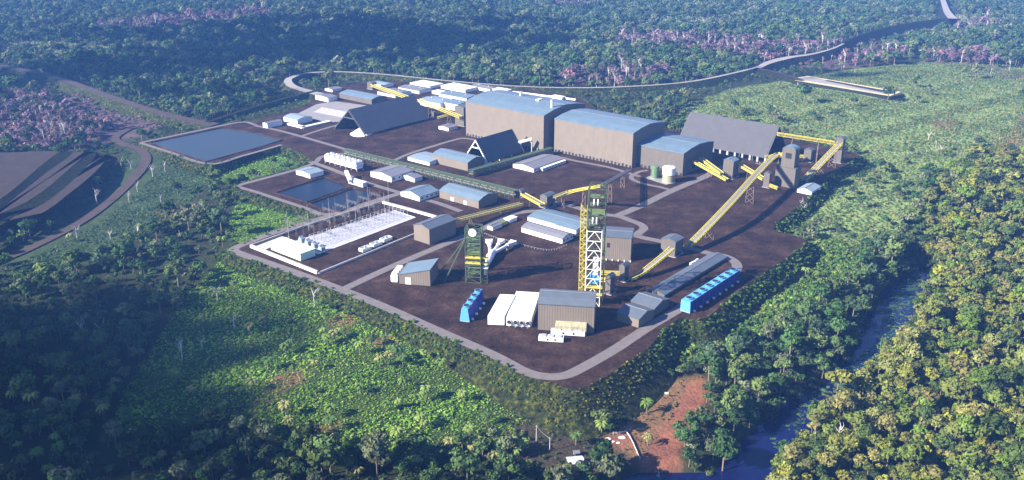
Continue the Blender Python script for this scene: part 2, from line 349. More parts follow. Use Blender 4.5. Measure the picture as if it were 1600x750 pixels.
l.new(at.outputs['Color'], mx.inputs[6]); l.new(r.outputs[0], mx.inputs[7]); l.new(mx.outputs[2], b.inputs['Base Color'])
b.inputs['Roughness'].default_value = 0.95; b.inputs['Specular IOR Level'].default_value = 0.08
n2 = n.new('ShaderNodeTexNoise'); n2.inputs['Scale'].default_value = 0.5; n2.inputs['Detail'].default_value = 6; l.new(tc.outputs['Object'], n2.inputs['Vector'])
bp = n.new('ShaderNodeBump'); bp.inputs['Distance'].default_value = 0.8; l.new(n2.outputs['Fac'], bp.inputs['Height']); l.new(bp.outputs[0], b.inputs['Normal'])
me.materials.append(gm); go = bpy.data.objects.new('ground', me); COL.objects.link(go); tag(go, kind='structure')

# river surface
def sheet(name, pts, z, mat, kind='structure', label=None, cat=None, thick=None):
    """flat polygon (ground coordinates) triangulated"""
    import bmesh
    bm = bmesh.new(); vs = [bm.verts.new((p[0], p[1], z)) for p in pts]; f = bm.faces.new(vs)
    if f.normal.z < 0: f.normal_flip()
    bm.normal_update()
    if f.normal.z < 0: f.normal_flip()
    bmesh.ops.triangulate(bm, faces=[f])
    m_ = bpy.data.meshes.new(name); bm.to_mesh(m_); bm.free(); m_.materials.append(mat)
    o = bpy.data.objects.new(name, m_); COL.objects.link(o); tag(o, label, cat, None, kind); return o
rv = np.array(RIV); cen = rv.mean(0)
sheet('river_water', pl([(1455,400),(1475,435),(1450,500),(1420,560),(1360,620),(1300,680),(1260,730),(1240,800),(800,830),(880,735),(1100,728),(1140,680),(1220,600),(1310,560),(1340,490),(1400,400)], RIV_Z), RIV_Z, M['river'])

# the raised pad and its bank
pd = smooth_line(PAD_PX + [PAD_PX[0]], 3)[:-1]; PADW = np.array([[*P(x, y, 0)[:2]] for x, y in pd])
if np.sum(PADW[:,0]*np.roll(PADW[:,1],-1) - np.roll(PADW[:,0],-1)*PADW[:,1]) < 0: PADW = PADW[::-1]
sheet('site_ground', PADW, 0.0, M['soil'])
def outward(poly):
    t = np.roll(poly, -1, 0) - np.roll(poly, 1, 0); t /= np.linalg.norm(t, axis=1)[:, None] + 1e-9; return np.stack([t[:,1], -t[:,0]], -1)
nrm = outward(PADW); nrm = sum(np.roll(nrm, k, 0) for k in range(-2, 3)); nrm /= np.linalg.norm(nrm, axis=1)[:, None]
mb = MB(); rows = [[(*p, 0.0) for p in PADW]]
for t in (0.25, 0.5, 0.75, 1.0):
    row = []
    for p, q in zip(PADW, nrm):
        e = p + q*18; hz = min(-2.5, H1(*e) - 1.0); d = -hz*1.15*t; e = p + q*d; row.append((e[0], e[1], hz*t))
    rows.append(row)
k = len(PADW); fs = [(j*k+i, j*k+(i+1)%k, (j+1)*k+(i+1)%k, (j+1)*k+i) for j in range(4) for i in range(k)]
mb.add([v for r_ in rows for v in r_], fs); tag(mb.build('embankment_terrain', M['bank']), kind='structure')
G_bank = grow(G_pad, 14)

# ------------------------------------------------------------------ roads
G_road = np.zeros((NY, NX), bool)
def ribbon(name, px, width, mat, z=0.012, n=8, skirt=None, closed=False, mark=True, zs=None):
    """a road through picture points at level z; skirt = bank material down to the land"""
    global G_road
    q = smooth_line(px, n); zz = np.full(len(q), z) if (zs is None or zs == 'land') else np.interp(np.linspace(0, 1, len(q)), np.linspace(0, 1, len(zs)), zs)
    if zs == 'land': zz = np.array([G(x, y, .9).z + .9 for x, y in q]); zz = np.convolve(np.pad(zz, 3, 'edge'), np.ones(7)/7, 'valid')
    w = np.array([[*P(x, y, h)[:2]] for (x, y), h in zip(q, zz)])
    t = np.gradient(w, axis=0); t /= np.linalg.norm(t, axis=1)[:, None] + 1e-9; nn = np.stack([-t[:,1], t[:,0]], -1)
    wd = np.full(len(w), width) if np.isscalar(width) else np.interp(np.linspace(0,1,len(w)), np.linspace(0,1,len(width)), width)
    L_ = w + nn*wd[:,None]/2; R_ = w - nn*wd[:,None]/2
    mb = MB(); m_ = len(w); mb.add([(*p, h) for p, h in zip(L_, zz)] + [(*p, h) for p, h in zip(R_, zz)], [(i, m_+i, m_+i+1, i+1) for i in range(m_-1)])
    if not skirt: # a low kerb face so the edge reads
        pass
    o = mb.build(name, mat); tag(o, kind='structure')
    for pp in o.data.polygons:
        if pp.normal.z < 0: pp.flip()
    if skirt:
        mb = MB()
        for s_, E_ in ((1, L_), (-1, R_)):
            top = [(*p, h) for p, h in zip(E_, zz)]; bot = []
            for p, nvec, h in zip(E_, nn, zz):
                e = p + s_*nvec*max(2.0, (h-H1(*p))*1.2); hz = H1(*e) - 1.5; bot.append((e[0], e[1], min(hz, h-0.5)))
            mb.add(top + bot, [(i, i+1, m_+i+1, m_+i) for i in range(m_-1)])
        tag(mb.build('road_embankment', skirt), kind='structure')
        poly = np.concatenate([w + nn*(wd[:,None]/2+9), (w - nn*(wd[:,None]/2+9))[::-1]]); G_road |= raster(poly)
    return o
Zr = [0.010]
def road(px, width, mat=None, name='road', n=6):
    Zr[0] += 0.004; return ribbon(name, px, width, mat or M['road'], z=Zr[0], n=n)
road([(1118,398),(1135,401),(1150,411),(1148,424),(1120,443),(1062,482),(1010,513),(960,546),(905,577),(880,587),(852,588),(820,580),(770,554),(690,519),(600,479),(530,451),(440,418),(378,397),(366,391),(368,387),(384,380),(430,363),(505,340),(598,310),(632,300)], 7.5)
road([(372,292),(400,300),(474,324),(502,334),(520,334)], 5)
road([(372,292),(374,289),(430,274),(466,264),(492,254),(500,246),(512,243),(545,239)], 5.5)
road([(484,252),(520,265),(572,285),(625,301),(680,316),(720,330)], 6)
road([(398,196),(432,203),(470,213),(532,231),(560,240),(620,259)], 5.5)
road([(470,213),(500,203),(528,195),(545,190)], 4.5)
road([(617,250),(640,240),(684,226),(712,218),(724,216),(744,219),(770,226)], 5)
road([(536,452),(600,422),(660,396),(720,371),(752,358),(780,343),(802,334),(830,330),(860,331),(900,339)], 7)
road([(862,316),(880,319),(897,323),(920,330),(944,335),(967,338),(984,344),(1000,350),(1006,357),(996,366),(1000,370),(1037,378),(1076,387),(1101,394),(1125,400)], 7)
road([(962,338),(1000,322),(1045,300),(1092,280),(1115,269),(1135,258)], 8)
road([(1048,297),(1034,293),(1010,288),(994,283),(987,279),(988,274),(1000,268),(1012,266)], 4.5)
road([(862,242),(880,247),(913,254),(950,261),(981,270),(1000,276)], 5)
road([(219,223),(300,206),(374,191),(400,195)], 5)
road([(219,223),(260,236),(326,256),(380,243),(440,226)], 5)
# roads beyond the pad, on low banks
ribbon('earth_road', [(-60,90),(0,102),(60,114),(110,128),(170,150),(230,170),(280,184),(335,195)], [12,12,11,13,18], M['earthroad'], zs=[6,6,5,4,0.2], skirt=M['bank'])
ribbon('earth_road', [(300,186),(250,190),(210,198),(185,210),(180,218),(195,226),(216,232),(228,245),(222,262),(205,282),(170,315),(120,350),(50,386),(-10,412)], [8,9,10,10,9,8.5], M['earthroad'], zs='land', skirt=M['darkbank'])
ribbon('earth_road', [(325,190),(370,175),(420,160),(470,147),(500,140)], 6, M['darkbank'], z=1.5, skirt=M['bank'])
ribbon('haul_road', [(500,147),(480,142),(458,135),(450,127),(455,121),(480,114),(530,112),(600,116),(700,126),(800,134),(900,137),(1000,134),(1080,127),(1150,113),(1200,100),(1232,90)], [15,12,7,6,5.5,5.5,5.5], M['paleroad'], zs=[0.3,1.5,2.5,3,3.5,3.5,3.5,3.5,3.5,3.5,4,5], skirt=M['bank'])
ribbon('haul_road', [(1185,106),(1200,98),(1230,90),(1270,84),(1300,76),(1318,68)], [8,16,6,4], M['paleroad'], z=5.02, skirt=M['darkbank'])
ribbon('causeway_road', [(1310,70),(1340,56),(1380,44),(1420,36),(1462,30),(1480,29)], [5,5,5,6], M['darkbank'], zs=[5,5,5,4,4], skirt=M['darkbank'])
ribbon('causeway_road', [(1489,29),(1480,18),(1474,2),(1470,-10),(1466,-24)], [20,14,11,11], M['paleroad'], zs=[3,4,4,4], skirt=M['darkbank'])
ribbon('tailings_road', [(1186,107),(1215,113),(1242,121),(1256,126)], 8, M['earthroad'], zs=[4.8,2,-1.3], skirt=M['darkbank'])
G_road = grow(G_road, 2)
G_low = G_road.copy(); yy_ = RY0 + np.arange(NY)*RC      # the growth on the near side of the far roads is kept cut
for k_ in range(1, 30): G_low[:-k_] |= G_road[k_:]
G_low[yy_ < 700] = False

def bank_quad(name, px, z, mat, top, drop=None):
    w = pl(px, z); o = sheet(name, w, z, top)
    if np.sum(w[:,0]*np.roll(w[:,1],-1) - np.roll(w[:,0],-1)*w[:,1]) < 0: w = w[::-1]
    c = w.mean(0); mb = MB(); k = len(w); nr = outward(w); bot = []
    for p, q in zip(w, nr):
        hz = H1(*(p+q*6)) - 1.5; hz = min(hz, z-1); bot.append((*(p+q*(z-hz)*1.2), hz))
    mb.add([(*p, z) for p in w] + bot, [(i, (i+1)%k, k+(i+1)%k, k+i) for i in range(k)]); tag(mb.build('bank_terrain', mat), kind='structure')
    return raster(np.array([b_[:2] for b_ in bot]))
# tailings strip on the right: pale frame round a dark trough
g1 = bank_quad('tailings_ground', [(1243,121),(1262,118),(1408,143),(1411,147),(1392,151),(1240,126)], -1.5, M['darkbank'], M['earthroad'])
for px, zz, mt in (([(1243,121.5),(1262,118.5),(1408,143.5),(1390,150),(1242,125.5)], -1.48, noisy('sandy_berm', (0.50,0.42,0.22), 0.2, 0.1, 0.95)),
                   ([(1250,122),(1264,120),(1398,143.5),(1386,147.5),(1253,125)], -1.46, M['paleroad']),
                   ([(1288,126),(1294,125),(1390,142.5),(1384,145.2)], -1.44, M['dark'])):
    sheet('tailings_ground', pl(px, zz), zz, mt)
M['sand'] = MATS['sandy_berm']
G_out = grow(g1, 3)

# stepped waste mound on the left: flat top, two benches, dark grassed faces
def curve_pts(px, z): return [P(x, y, z) for x, y in smooth_line(px, 6)]
edges = [([(160,232),(128,236),(105,240),(88,248),(60,268),(30,288),(0,308),(-60,345)], 16.0),
         ([(164,233),(136,238),(118,246),(98,262),(60,296),(30,318),(0,326),(-60,352)], 9.0)]
lines = [  # picture line, level: from the crest of the flat top down to the toe
    ([(95,237),(84,243),(60,262),(30,288),(0,311),(-60,346)], 10.0),
    ([(114,237),(106,246),(76,267),(38,297),(0,326),(-60,358)], 7.0),
    ([(132,237),(128,246),(110,262),(73,294),(38,317),(0,334),(-60,364)], 7.0),
    ([(150,237),(148,246),(132,264),(97,297),(59,323),(0,347),(-60,374)], 4.0),
    ([(166,241),(163,252),(145,272),(111,300),(65,333),(0,356),(-60,380)], 4.0),
    ([(188,248),(182,258),(160,282),(132,306),(88,344),(0,374),(-60,398)], -8.0)]
rows = [curve_pts(px, z) for px, z in lines]; k = len(rows[0])
top_back = [(95,238),(60,236),(20,238),(-60,240)]
for j in range(5):
    mb = MB(); mb.add(rows[j] + rows[j+1], [(i, i+1, k+i+1, k+i) for i in range(k-1)])
    o = mb.build('mound_terrain', M['darkbank'] if j % 2 == 0 else M['terrace']); tag(o, kind='structure')
tb = curve_pts([(95,238),(80,236),(60,236),(20,238),(-60,240)], 10.0)
outl = [p for p in rows[0]] + [P(-200,400,10), P(-200,240,10)] + tb[::-1][:-1]
sheet('mound_terrain', [(p.x, p.y) for p in outl], 10.0, M['terrace'])
back_bot = [Vector((p.x + 10, p.y + 34, -9)) for p in tb]
mb = MB(); mb.add(tb + back_bot, [(i, i+1, len(tb)+i+1, len(tb)+i) for i in range(len(tb)-1)]); tag(mb.build('mound_terrain', M['bank']), kind='structure')
mb = MB(); ends = [r_[0] for r_ in rows]; e0 = tb[0]
mb.add([*ends, back_bot[0]], [(0,1,2,6),(2,3,4,6),(4,5,6)]); tag(mb.build('mound_terrain', M['darkbank']), kind='structure')
G_out |= grow(raster(np.array([[p.x, p.y] for p in rows[5]] + [[p.x, p.y] for p in [P(-200,440,-9)]] + [[p.x, p.y] for p in back_bot[::-1]])), 3)
# ponds on the pad (sunk basins read as dark rims)
def pond(px, mat, rim):
    w = pl(px, 0); sheet('pond_water', w, 0.05, mat)
    if rim:
        o = outward(w if np.sum(w[:,0]*np.roll(w[:,1],-1)-np.roll(w[:,0],-1)*w[:,1]) > 0 else w[::-1]); ww = w if np.sum(w[:,0]*np.roll(w[:,1],-1)-np.roll(w[:,0],-1)*w[:,1]) > 0 else w[::-1]
        mb = MB(); k = len(ww)
        mb.add([(*p, 0.06) for p in ww] + [(*(p+q*1.0), 0.9) for p, q in zip(ww, o)] + [(*(p+q*2.6), 0.02) for p, q in zip(ww, o)],
               [(i,(i+1)%k,k+(i+1)%k,k+i) for i in range(k)] + [(k+i,k+(i+1)%k,2*k+(i+1)%k,2*k+i) for i in range(k)])
        tag(mb.build('pond_rim_terrain', rim), kind='structure')
pond([(236,223.5),(347,200.5),(398,208),(440,219),(412,228),(322,253)], M['pond'], M['soil'])
pond([(432.5,302),(507,277.6),(546,292.5),(479.5,316)], M['darkpond'], M['soil'])
pond([(486,319),(552,295),(592.5,303),(531,330),(509,329)], M['darkpond'], M['soil'])
# ------------------------------------------------------------------ buildings
def roofline(kind, Wd, h, rise):
    """points of the roof edge across the building, from u=0 to u=Wd"""
    if kind == 'gable': return [(0,h),(Wd/2,h+rise),(Wd,h)]
    if kind == 'arch': return [(Wd*(0.5-0.5*math.cos(t)), h + rise*math.sin(t)) for t in [math.pi*i/12 for i in range(13)]]
    if kind == 'low': return [(0,h),(Wd*.22,h+rise*.62),(Wd*.5,h+rise),(Wd*.78,h+rise*.62),(Wd,h)]
    if kind == 'mono': return [(0,h),(Wd,h+rise)]
    return [(0,h),(Wd,h)]
def bld(name, label, cat, C, L, Rr, H, roof='gable', ridge='a', rise=2.0, wall='tan', roofm='slate', free=False, group=None, z0=0.0, over=0.35, doors=0, windows=0, vents=0, plinth=False, th=0.35, drop=0.0):
    """C, L, Rr: picture points of the base corners (near, left end, right end) or metres; H: row of the near eave, or metres
    ('t', px, py) is a point seen at eave height"""
    c = P(*C, z0); dr = DB; rot = ROT
    if free:
        l_ = P(*L, z0) if free is True else P(*free, z0); dr = (l_ - c).normalized(); rot = math.atan2(-dr.x, dr.y)
    da = Vector((dr.y, -dr.x, 0))
    h = H[0] if isinstance(H, tuple) else up_to(c, C[0], H)
    def ln(q, d):
        if isinstance(q, (int, float)): return float(q)
        if q[0] == 't': return (P(q[1], q[2], z0+h) - c).dot(d)
        return (P(*q, z0) - c).dot(d)
    lb = ln(L, dr); la = ln(Rr, da)
    t = thing(name, label, cat, c, rot, group)
    ax = 'y' if ridge == 'b' else 'x'; Wd, Ln = (la, lb) if ridge == 'b' else (lb, la)
    rl = roofline(roof, Wd, h, rise)
    MB().extrude([(0,-drop)] + [(Wd,-drop)] + [(u, z) for u, z in rl[::-1]], 0, Ln, ax).build('wall', M[wall], t)
    ro = list(rl); (u0,z0_),(u1,z1_) = ro[0], ro[1]; s0 = (z1_-z0_)/(u1-u0); (v0,y0_),(v1,y1_) = ro[-1], ro[-2]; s1 = (y1_-y0_)/(v1-v0)
    ro[0] = (u0-over, z0_-over*s0); ro[-1] = (v0+over, y0_+over*s1)
    MB().extrude([(u, z+.03) for u, z in ro] + [(u, z+.03+th) for u, z in ro[::-1]], -over, Ln+over, ax).build('roof', M[roofm], t)
    if roof != 'flat':   # ridge cap
        k = len(rl)//2; u, z = max(rl, key=lambda q: q[1]) if roof != 'mono' else rl[-1]
        cap = MB().extrude([(u-.5, z+th+.02),(u+.5, z+th+.02),(u+.3, z+th+.22),(u-.3, z+th+.22)], 0, Ln, ax); cap.build('ridge_cap', M['greyroof'], t)
    if plinth:
        n = int(lb/4.2)
        for i in range(n): MB().box(-.12, .0, i*lb/n+.6, i*lb/n+3.0, .05, 2.3 + (i % 3)*.35).build('base_opening', M['dark'], t)
    for i in range(doors):
        yy = lb*(i+1)/(doors+1); w = min(4.2, lb/(doors+1)*.6); hh = min(4.5, h*.62)
        d_ = MB().box(-.1, .0, yy-w/2, yy+w/2, 0, hh).build('door', M['galv'], t)
        MB().box(-.16, -.1, yy-w/2-.15, yy+w/2+.15, hh, hh+.25).build('lintel', M['dark'], d_)
    for i in range(windows):
        xx = la*(i+.5)/windows; w = min(2.0, la/windows*.5); MB().box(xx-w/2, xx+w/2, -.08, 0, h*.38, h*.70).build('window', M['dark'], t)
    for i in range(vents):
        yy = Ln*(i+.5)/vents; u, z = max(rl, key=lambda q: q[1])
        q = (u-.6, u+.6, yy-.6, yy+.6) if ridge == 'b' else (yy-.6, yy+.6, u-.6, u+.6)
        MB().box(*q, z+th-.2, z+th+1.1).build('roof_vent', M['galv'], t)
    t['dims'] = (la, lb, h)
    return t
def D(t): return tuple(t['dims'])

hall1 = bld('process_hall', 'large left-hand tan process hall, tallest and longest, blue-grey roof with two white stacks', 'industrial hall', (849,238), (731,211), ('t',911,162.5), 181.5, 'low', 'b', 5.5, roofm='bluegrey', plinth=True, th=.6)
la, lb, h = D(hall1)
for x, y, hh in ((la*.30, lb*.06, 12), (la*.62, lb*.62, 9)):
    s_ = MB().tube((x, y, h+1), (x, y, h+hh), 1.5).build('exhaust_stack', M['white'], hall1, smooth=False); MB().tube((x, y, h+hh), (x, y, h+hh+.5), 1.8).build('stack_cap', M['galv'], s_)
MB().box(la*.45, la*.55, lb*.3, lb*.34, h+4, h+7.2).build('roof_vent', M['white'], hall1)
hall2 = bld('process_hall', 'middle tan process hall with a pale blue-grey roof, second of the three', 'industrial hall', (987,262.5), (864,237), ('t',1036,191), 209, 'low', 'b', 4.0, roofm='bluegrey', plinth=True, th=.6)
hall3 = bld('process_hall', 'lowest tan process hall at the right end of the row, behind two round tanks', 'industrial hall', (1066,274.7), (988,257.5), ('t',1114.5,221.4), 240.7, 'low', 'b', 3.5, wall='brownclad', roofm='bluegrey', plinth=True, th=.6)
la, lb, h = D(hall3); MB().box(la*.30, la*.42, -.15, 0, 3, 9).build('conveyor_opening', M['dark'], hall3)

bld('workshop', 'tan arched-roof workshop between a white annex and the small open shed', 'workshop', (731,267.5), (674,254), ('t',756,246), 254.5, 'low', 'b', 3.0, roofm='bluegrey')
bld('workshop_annex', 'white low annex with pale blue roof left of the arched tan workshop', 'annex', (671,259), (637,250.5), 26, 254, 'low', 'b', 1.0, wall='white', roofm='paleblue')
bld('office_building', 'flat grey-roofed white office with a stepped front, in front of the middle hall', 'office', (834,269.5), (798,263), (882.5,254.5), 264, 'gable', 'a', 2.0, wall='white', roofm='greyroof', windows=10)
bld('office_porch', 'narrow white porch stepped along the right side of the grey-roofed office', 'porch', (848,267.5), 6, (886,255), 263.5, 'flat', 'a', 0, wall='white', roofm='white', windows=8)
bld('gatehouse', 'tiny white hut with grey roof beside the left end of the tallest hall', 'hut', (700.8,205), (688,201), (714.6,201), 200.5, 'gable', 'a', 1.2, wall='white', roofm='greyroof', doors=1)
bld('warehouse', 'white warehouse with two-tone blue roof at the corner of the substation road', 'warehouse', (656,314.8), (624,307), (689,305.5), 308, 'gable', 'a', 3.0, wall='white', roofm='bluegrey', windows=4)
bld('warehouse', 'tan warehouse with pale blue arched roof under the green pipe rack', 'warehouse', (748,326), (686.5,309), ('t',776,303.7), 314.4, 'low', 'b', 3.5, roofm='bluegrey', doors=2)
bld('amenities_building', 'white building with ridged grey roof beside the row of white tanks', 'building', (611.7,285), (577.6,276.5), (637,272.5), 277, 'gable', 'a', 2.2, wall='white', roofm='greyroof', windows=4)
bld('amenities_annex', 'small white annex with grey roof on the right of the ridged white building', 'annex', (648,285), (633,278), (659,280.8), 279.5, 'gable', 'a', 1.5, wall='white', roofm='greyroof', doors=1)
bld('pump_house', 'white hut with grey roof on the bank above the dark twin ponds', 'hut', (484.8,279), (464.5,272), (504,272.5), 273, 'gable', 'a', 1.4, wall='white', roofm='paleblue', doors=1)
bld('laboratory', 'white building with pale blue arched roof near the large left pond', 'building', (465,194.5), (440,190), (487,189), 188, 'low', 'b', 2.2, wall='white', roofm='paleblue', doors=2)
bld('laboratory_annex', 'small white block with grey roof left of the arched pale blue roof', 'annex', (418,200.5), (410.7,198.8), (438,194.5), 193.5, 'gable', 'a', .8, wall='white', roofm='greyroof')
bld('loading_wall', 'low white L-shaped loading wall beside the arched pale blue roof', 'wall', (472,201), (447,195.5), 6, (1.2,), 'flat', 'a', 0, wall='white', roofm='white')
bld('loading_wall', 'low white straight wall running away from the L-shaped loading corner', 'wall', (474,201), 5, (512,190), (1.2,), 'flat', 'a', 0, wall='white', roofm='white')
bld('maintenance_hall', 'brown-walled hall with blue roof behind the large dark ore shed', 'industrial hall', (581,163.5), (524,154.5), ('t',602,150.5), 156, 'low', 'b', 2.5, wall='brownclad', roofm='bluegrey')
bld('security_hut', 'white hut with grey roof left of the brown hall, by the road loop', 'hut', (513,159.5), (493.8,155), (524,156), 153.5, 'gable', 'a', 1.5, wall='white', roofm='greyroof')
bld('security_hut', 'farthest small white hut beside the end of the road loop', 'hut', (519.4,144), (511,141), (530,140), 140.5, 'gable', 'a', 1, wall='white', roofm='greyroof')
# far cluster of low plant buildings behind the tallest hall
far = [((618,153),(592,147),30,4,'greyroof','long low white shed under the far yellow conveyor'),
       ((655,147),(624,140.5),24,4,'greyroof','grey-roofed white shed in the far row, nearest the yellow conveyor'),
       ((672,139),(640,133.5),26,3.5,'white','flat white shed at the back edge of the site'),
       ((727,145),(690,138),26,4,'white','wide flat white shed in the middle of the far row'),
       ((688,171),(657,163.5),30,7,'paleblue','white block with pale blue roof behind the dark ore shed'),
       ((716,174),(692,168),22,8,'bluegrey','white block with blue roof against the tallest hall'),
       ((729,160),(688,151.5),24,5,'bluegrey','long white strip building with blue roof behind the tallest hall'),
       ((765,144),(739,138),16,4,'greyroof','small white shed with grey roof behind the hall ridge'),
       ((706,152),(676,146),12,3.5,'white','narrow white shed between the far sheds'),
       ((789,147),(768,143),14,4,'white','white shed with a flat roof just above the hall ridge'),
       ((878,156),(862,153),8,3,'white','last small white hut behind the hall roof'),
       ((600,137.5),(575,134),18,3.5,'paleblue','pale roofed shed beside the far tower')]
for C_, L_, a_, h_, rm, lb_ in far:
    bld('plant_shed', lb_, 'shed', C_, L_, float(a_), (float(h_),), 'flat' if rm == 'white' else 'gable', 'b', 1.2, wall='white', roofm=rm, group='low sheds behind the tallest hall', vents=2 if h_ > 3.6 else 0)
w0 = P(778,142,0); w1 = P(899,157,0); t = thing('boundary_wall', 'thin white boundary wall along the back of the site', 'wall', w0); v = w1-w0
MB().bar((0,0,1.2), (v.x,v.y,1.2), .6, 2.4).build('wall_panel', M['white'], t)
for i in range(13): MB().box(v.x*i/12-.5, v.x*i/12+.5, v.y*i/12-.5, v.y*i/12+.5, 0, 2.9).build('pier', M['concrete'], t)
for nm, px, z, mt in (('paved_ground', [(458,181),(494,163),(523,158),(582,166),(573,171),(545,178),(532,190),(512,191)], .03, 'paving'),
                      ('paved_ground', [(490,175),(503,167.5),(545,175),(536,184)], .06, 'concrete'), ('paved_ground', [(585,131),(640,129),(740,133),(870,147),(862,152),(760,140),(600,139)], .03, 'soil')):
    sheet(nm, pl(px, z), z, M[mt])

# ore storage sheds: steep open-ended roofs
def solve_apex(c, d, px, py):
    """half width w along d and height h so that c + d*w + z*h is seen at (px,py)"""
    r = ray(px, py); A = np.array([[d.x, 0, -r[0]], [d.y, 0, -r[1]], [0, 1, -r[2]]]); bb = np.array([-c[0], -c[1], CAM_H - c[2]])
    w, h, _ = np.linalg.solve(A, bb); return w, h
def ashed(label, C, ridge, near_apex, far_len, frame, sheetm, lift, pile=True, piers=0):
    c = P(*C, lift)
    d_w, d_l = (DA, DB) if ridge == 'b' else (DB, DA)
    w, h = solve_apex(c, d_w, *near_apex); ln = (P(*far_len, lift) - c).dot(d_l)
    t = thing('ore_storage_shed', label, 'storage shed', P(*C, 0) if False else Vector((c.x, c.y, 0)), ROT)
    ax = 'y' if ridge == 'b' else 'x'
    th = .5
    for s_, nm in ((0, 'roof_slope'), (1, 'roof_slope')):
        q = [(0,lift),(w,lift+h)] if s_ == 0 else [(2*w,lift),(w,lift+h)]
        MB().extrude([q[0], q[1], (q[1][0], q[1][1]+th*1.5), (q[0][0]-(th*1.5 if s_ == 0 else -th*1.5), q[0][1])], 0, ln, ax).build(nm, M[sheetm], t)
    m = MB(); e = .6; f3 = (lambda u, t_, z: (u, t_, z)) if ridge == 'b' else (lambda u, t_, z: (t_, u, z))
    nfr = max(3, int(ln/14))
    for i in range(nfr+1):
        y = -e + (ln+2*e)*i/nfr
        for a, b in (((0,lift-.4),(w,lift+h-.4)), ((2*w,lift-.4),(w,lift+h-.4)), ((w*.62,lift+h*.62),(w*1.38,lift+h*.62))):
            m.bar(f3(a[0],y,a[1]), f3(b[0],y,b[1]), 1.0 if i in (0,nfr) else .5)
        for u in (0, 2*w): m.bar(f3(u,y,0), f3(u,y,lift), .9)
    m.build('frame', M[frame], t)
    if piers:
        for i in range(piers+1):
            y = ln*i/piers; a = f3(.3, y, 0); MB().box(a[0]-.9, a[0]+.9, a[1]-.9, a[1]+.9, 0, lift+.3).build('pier', M['concrete'], t)
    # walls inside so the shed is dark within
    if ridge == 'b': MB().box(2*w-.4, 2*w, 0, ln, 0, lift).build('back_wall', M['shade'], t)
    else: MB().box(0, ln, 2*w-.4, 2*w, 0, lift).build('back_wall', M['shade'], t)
    t['dims'] = (w, ln, h); return t, w, ln, h
s1, w1_, l1_, h1_ = ashed('largest dark open-ended ore shed with a steep slate roof and pale heap inside', (570.6,209.5), 'a', (545,172), (673,185), 'shade', 'shade', 2.5)
s2, w2_, l2_, h2_ = ashed('lilac-grey steep ore shed on piers at the back right of the site', (1196,247), 'b', (1216.5,197.6), (1074,216), 'shade', 'lilac', 5.0, piers=12)
s3, w3_, l3_, h3_ = ashed('small dark ore shed with a white end frame in the middle of the site', (762,254), 'a', (743.7,218.8), (801,232.5), 'white', 'shade', 2.0)
def heap(label, root, w, r, h, x0, mat='pile', name='ore_heap'):
    p = root.location + DA*x0 + DB*w
    mb = MB(); n_ = 22; rings = [(r,0),(r*.75,h*.27),(r*.5,h*.53),(r*.25,h*.79),(0.4,h)]
    vs = []; fs = []
    for rr, z in rings:
        for i in range(n_):
            a = 6.2832*i/n_; q = rr*(1+.06*math.sin(3*a+rr)); vs.append((q*math.cos(a), q*math.sin(a), z))
    for j in range(4):
        for i in range(n_): fs.append((j*n_+i, j*n_+(i+1)%n_, (j+1)*n_+(i+1)%n_, (j+1)*n_+i))
    fs.append(tuple(range(4*n_, 5*n_))); mb.add(vs, fs); o = mb.build(name, M[mat], None, p); tag(o, label, 'ore heap'); return o
heap('pale cone of ore at the mouth of the largest ore shed', s1, w1_*.45, w1_*.5, h1_*.33, 4)
heap('pale cone of ore under the white-framed small shed', s3, w3_*.35, w3_*.42, h3_*.42, 3)
heap('long dark heap of ore deeper inside the largest ore shed', s1, w1_, w1_*.7, h1_*.4, l1_*.45, 'soil')
t = thing('inclined_gallery', 'white gallery sloping up out of the far end of the small white-framed shed', 'conveyor gallery', P(798,232,0), ROT)
q0 = local(t, P(797,226,8)); q1 = local(t, P(831,217,14)); MB().bar(q0, q1, 2.6, 2.2).build('gallery', M['white'], t)
MB().bar((q1.x,q1.y,0), q1, .8).build('leg', M['galv'], t)
t = thing('vent_hood', 'short white hood beside the far ridge of the small white-framed shed', 'hood', P(796,233,0), ROT)
q0 = local(t, P(792,221,12)); q1 = local(t, P(800,213,15)); MB().bar(q0, q1, 2.2).build('hood', M['white'], t); MB().bar((q0.x,q0.y,0), q0, .8).build('leg', M['galv'], t)

# front of the site
bld('compressor_house', 'dark slate-roofed house between the substation and the green headframe', 'building', (671.4,382.4), (648.5,374), ('t',709,342.5), 359, 'gable', 'a', 2.5, roofm='slate')
t = bld('hoist_house', 'tan house with sloping blue-grey roof left of the green headframe', 'building', (672.4,447), (624,443), ('t',686.5,404.5), 422, 'mono', 'a', -5.2, roofm='bluegrey', free=True)
la, lb, h = D(t)
MB().box(-.15, .0, lb*.62, lb*.80, 0, h*.42).build('door', M['white'], t)
m = MB(); c = P(616,441,0); t2 = thing('air_unit', 'stepped white air unit standing left of the sloping-roofed hoist house', 'air unit', c, t.rotation_euler.z)
MB().box(0, 16, -2.5, 2.5, .6, 5.0).build('casing', M['white'], t2)
for i in range(4): MB().box(1+i*3.8, 3.6+i*3.8, -2.0, 2.0, 5.0, 6.6).build('fan_box', M['white'], t2)
MB().box(0, 16, -2.2, 2.2, 0, .6).build('plinth', M['concrete'], t2)

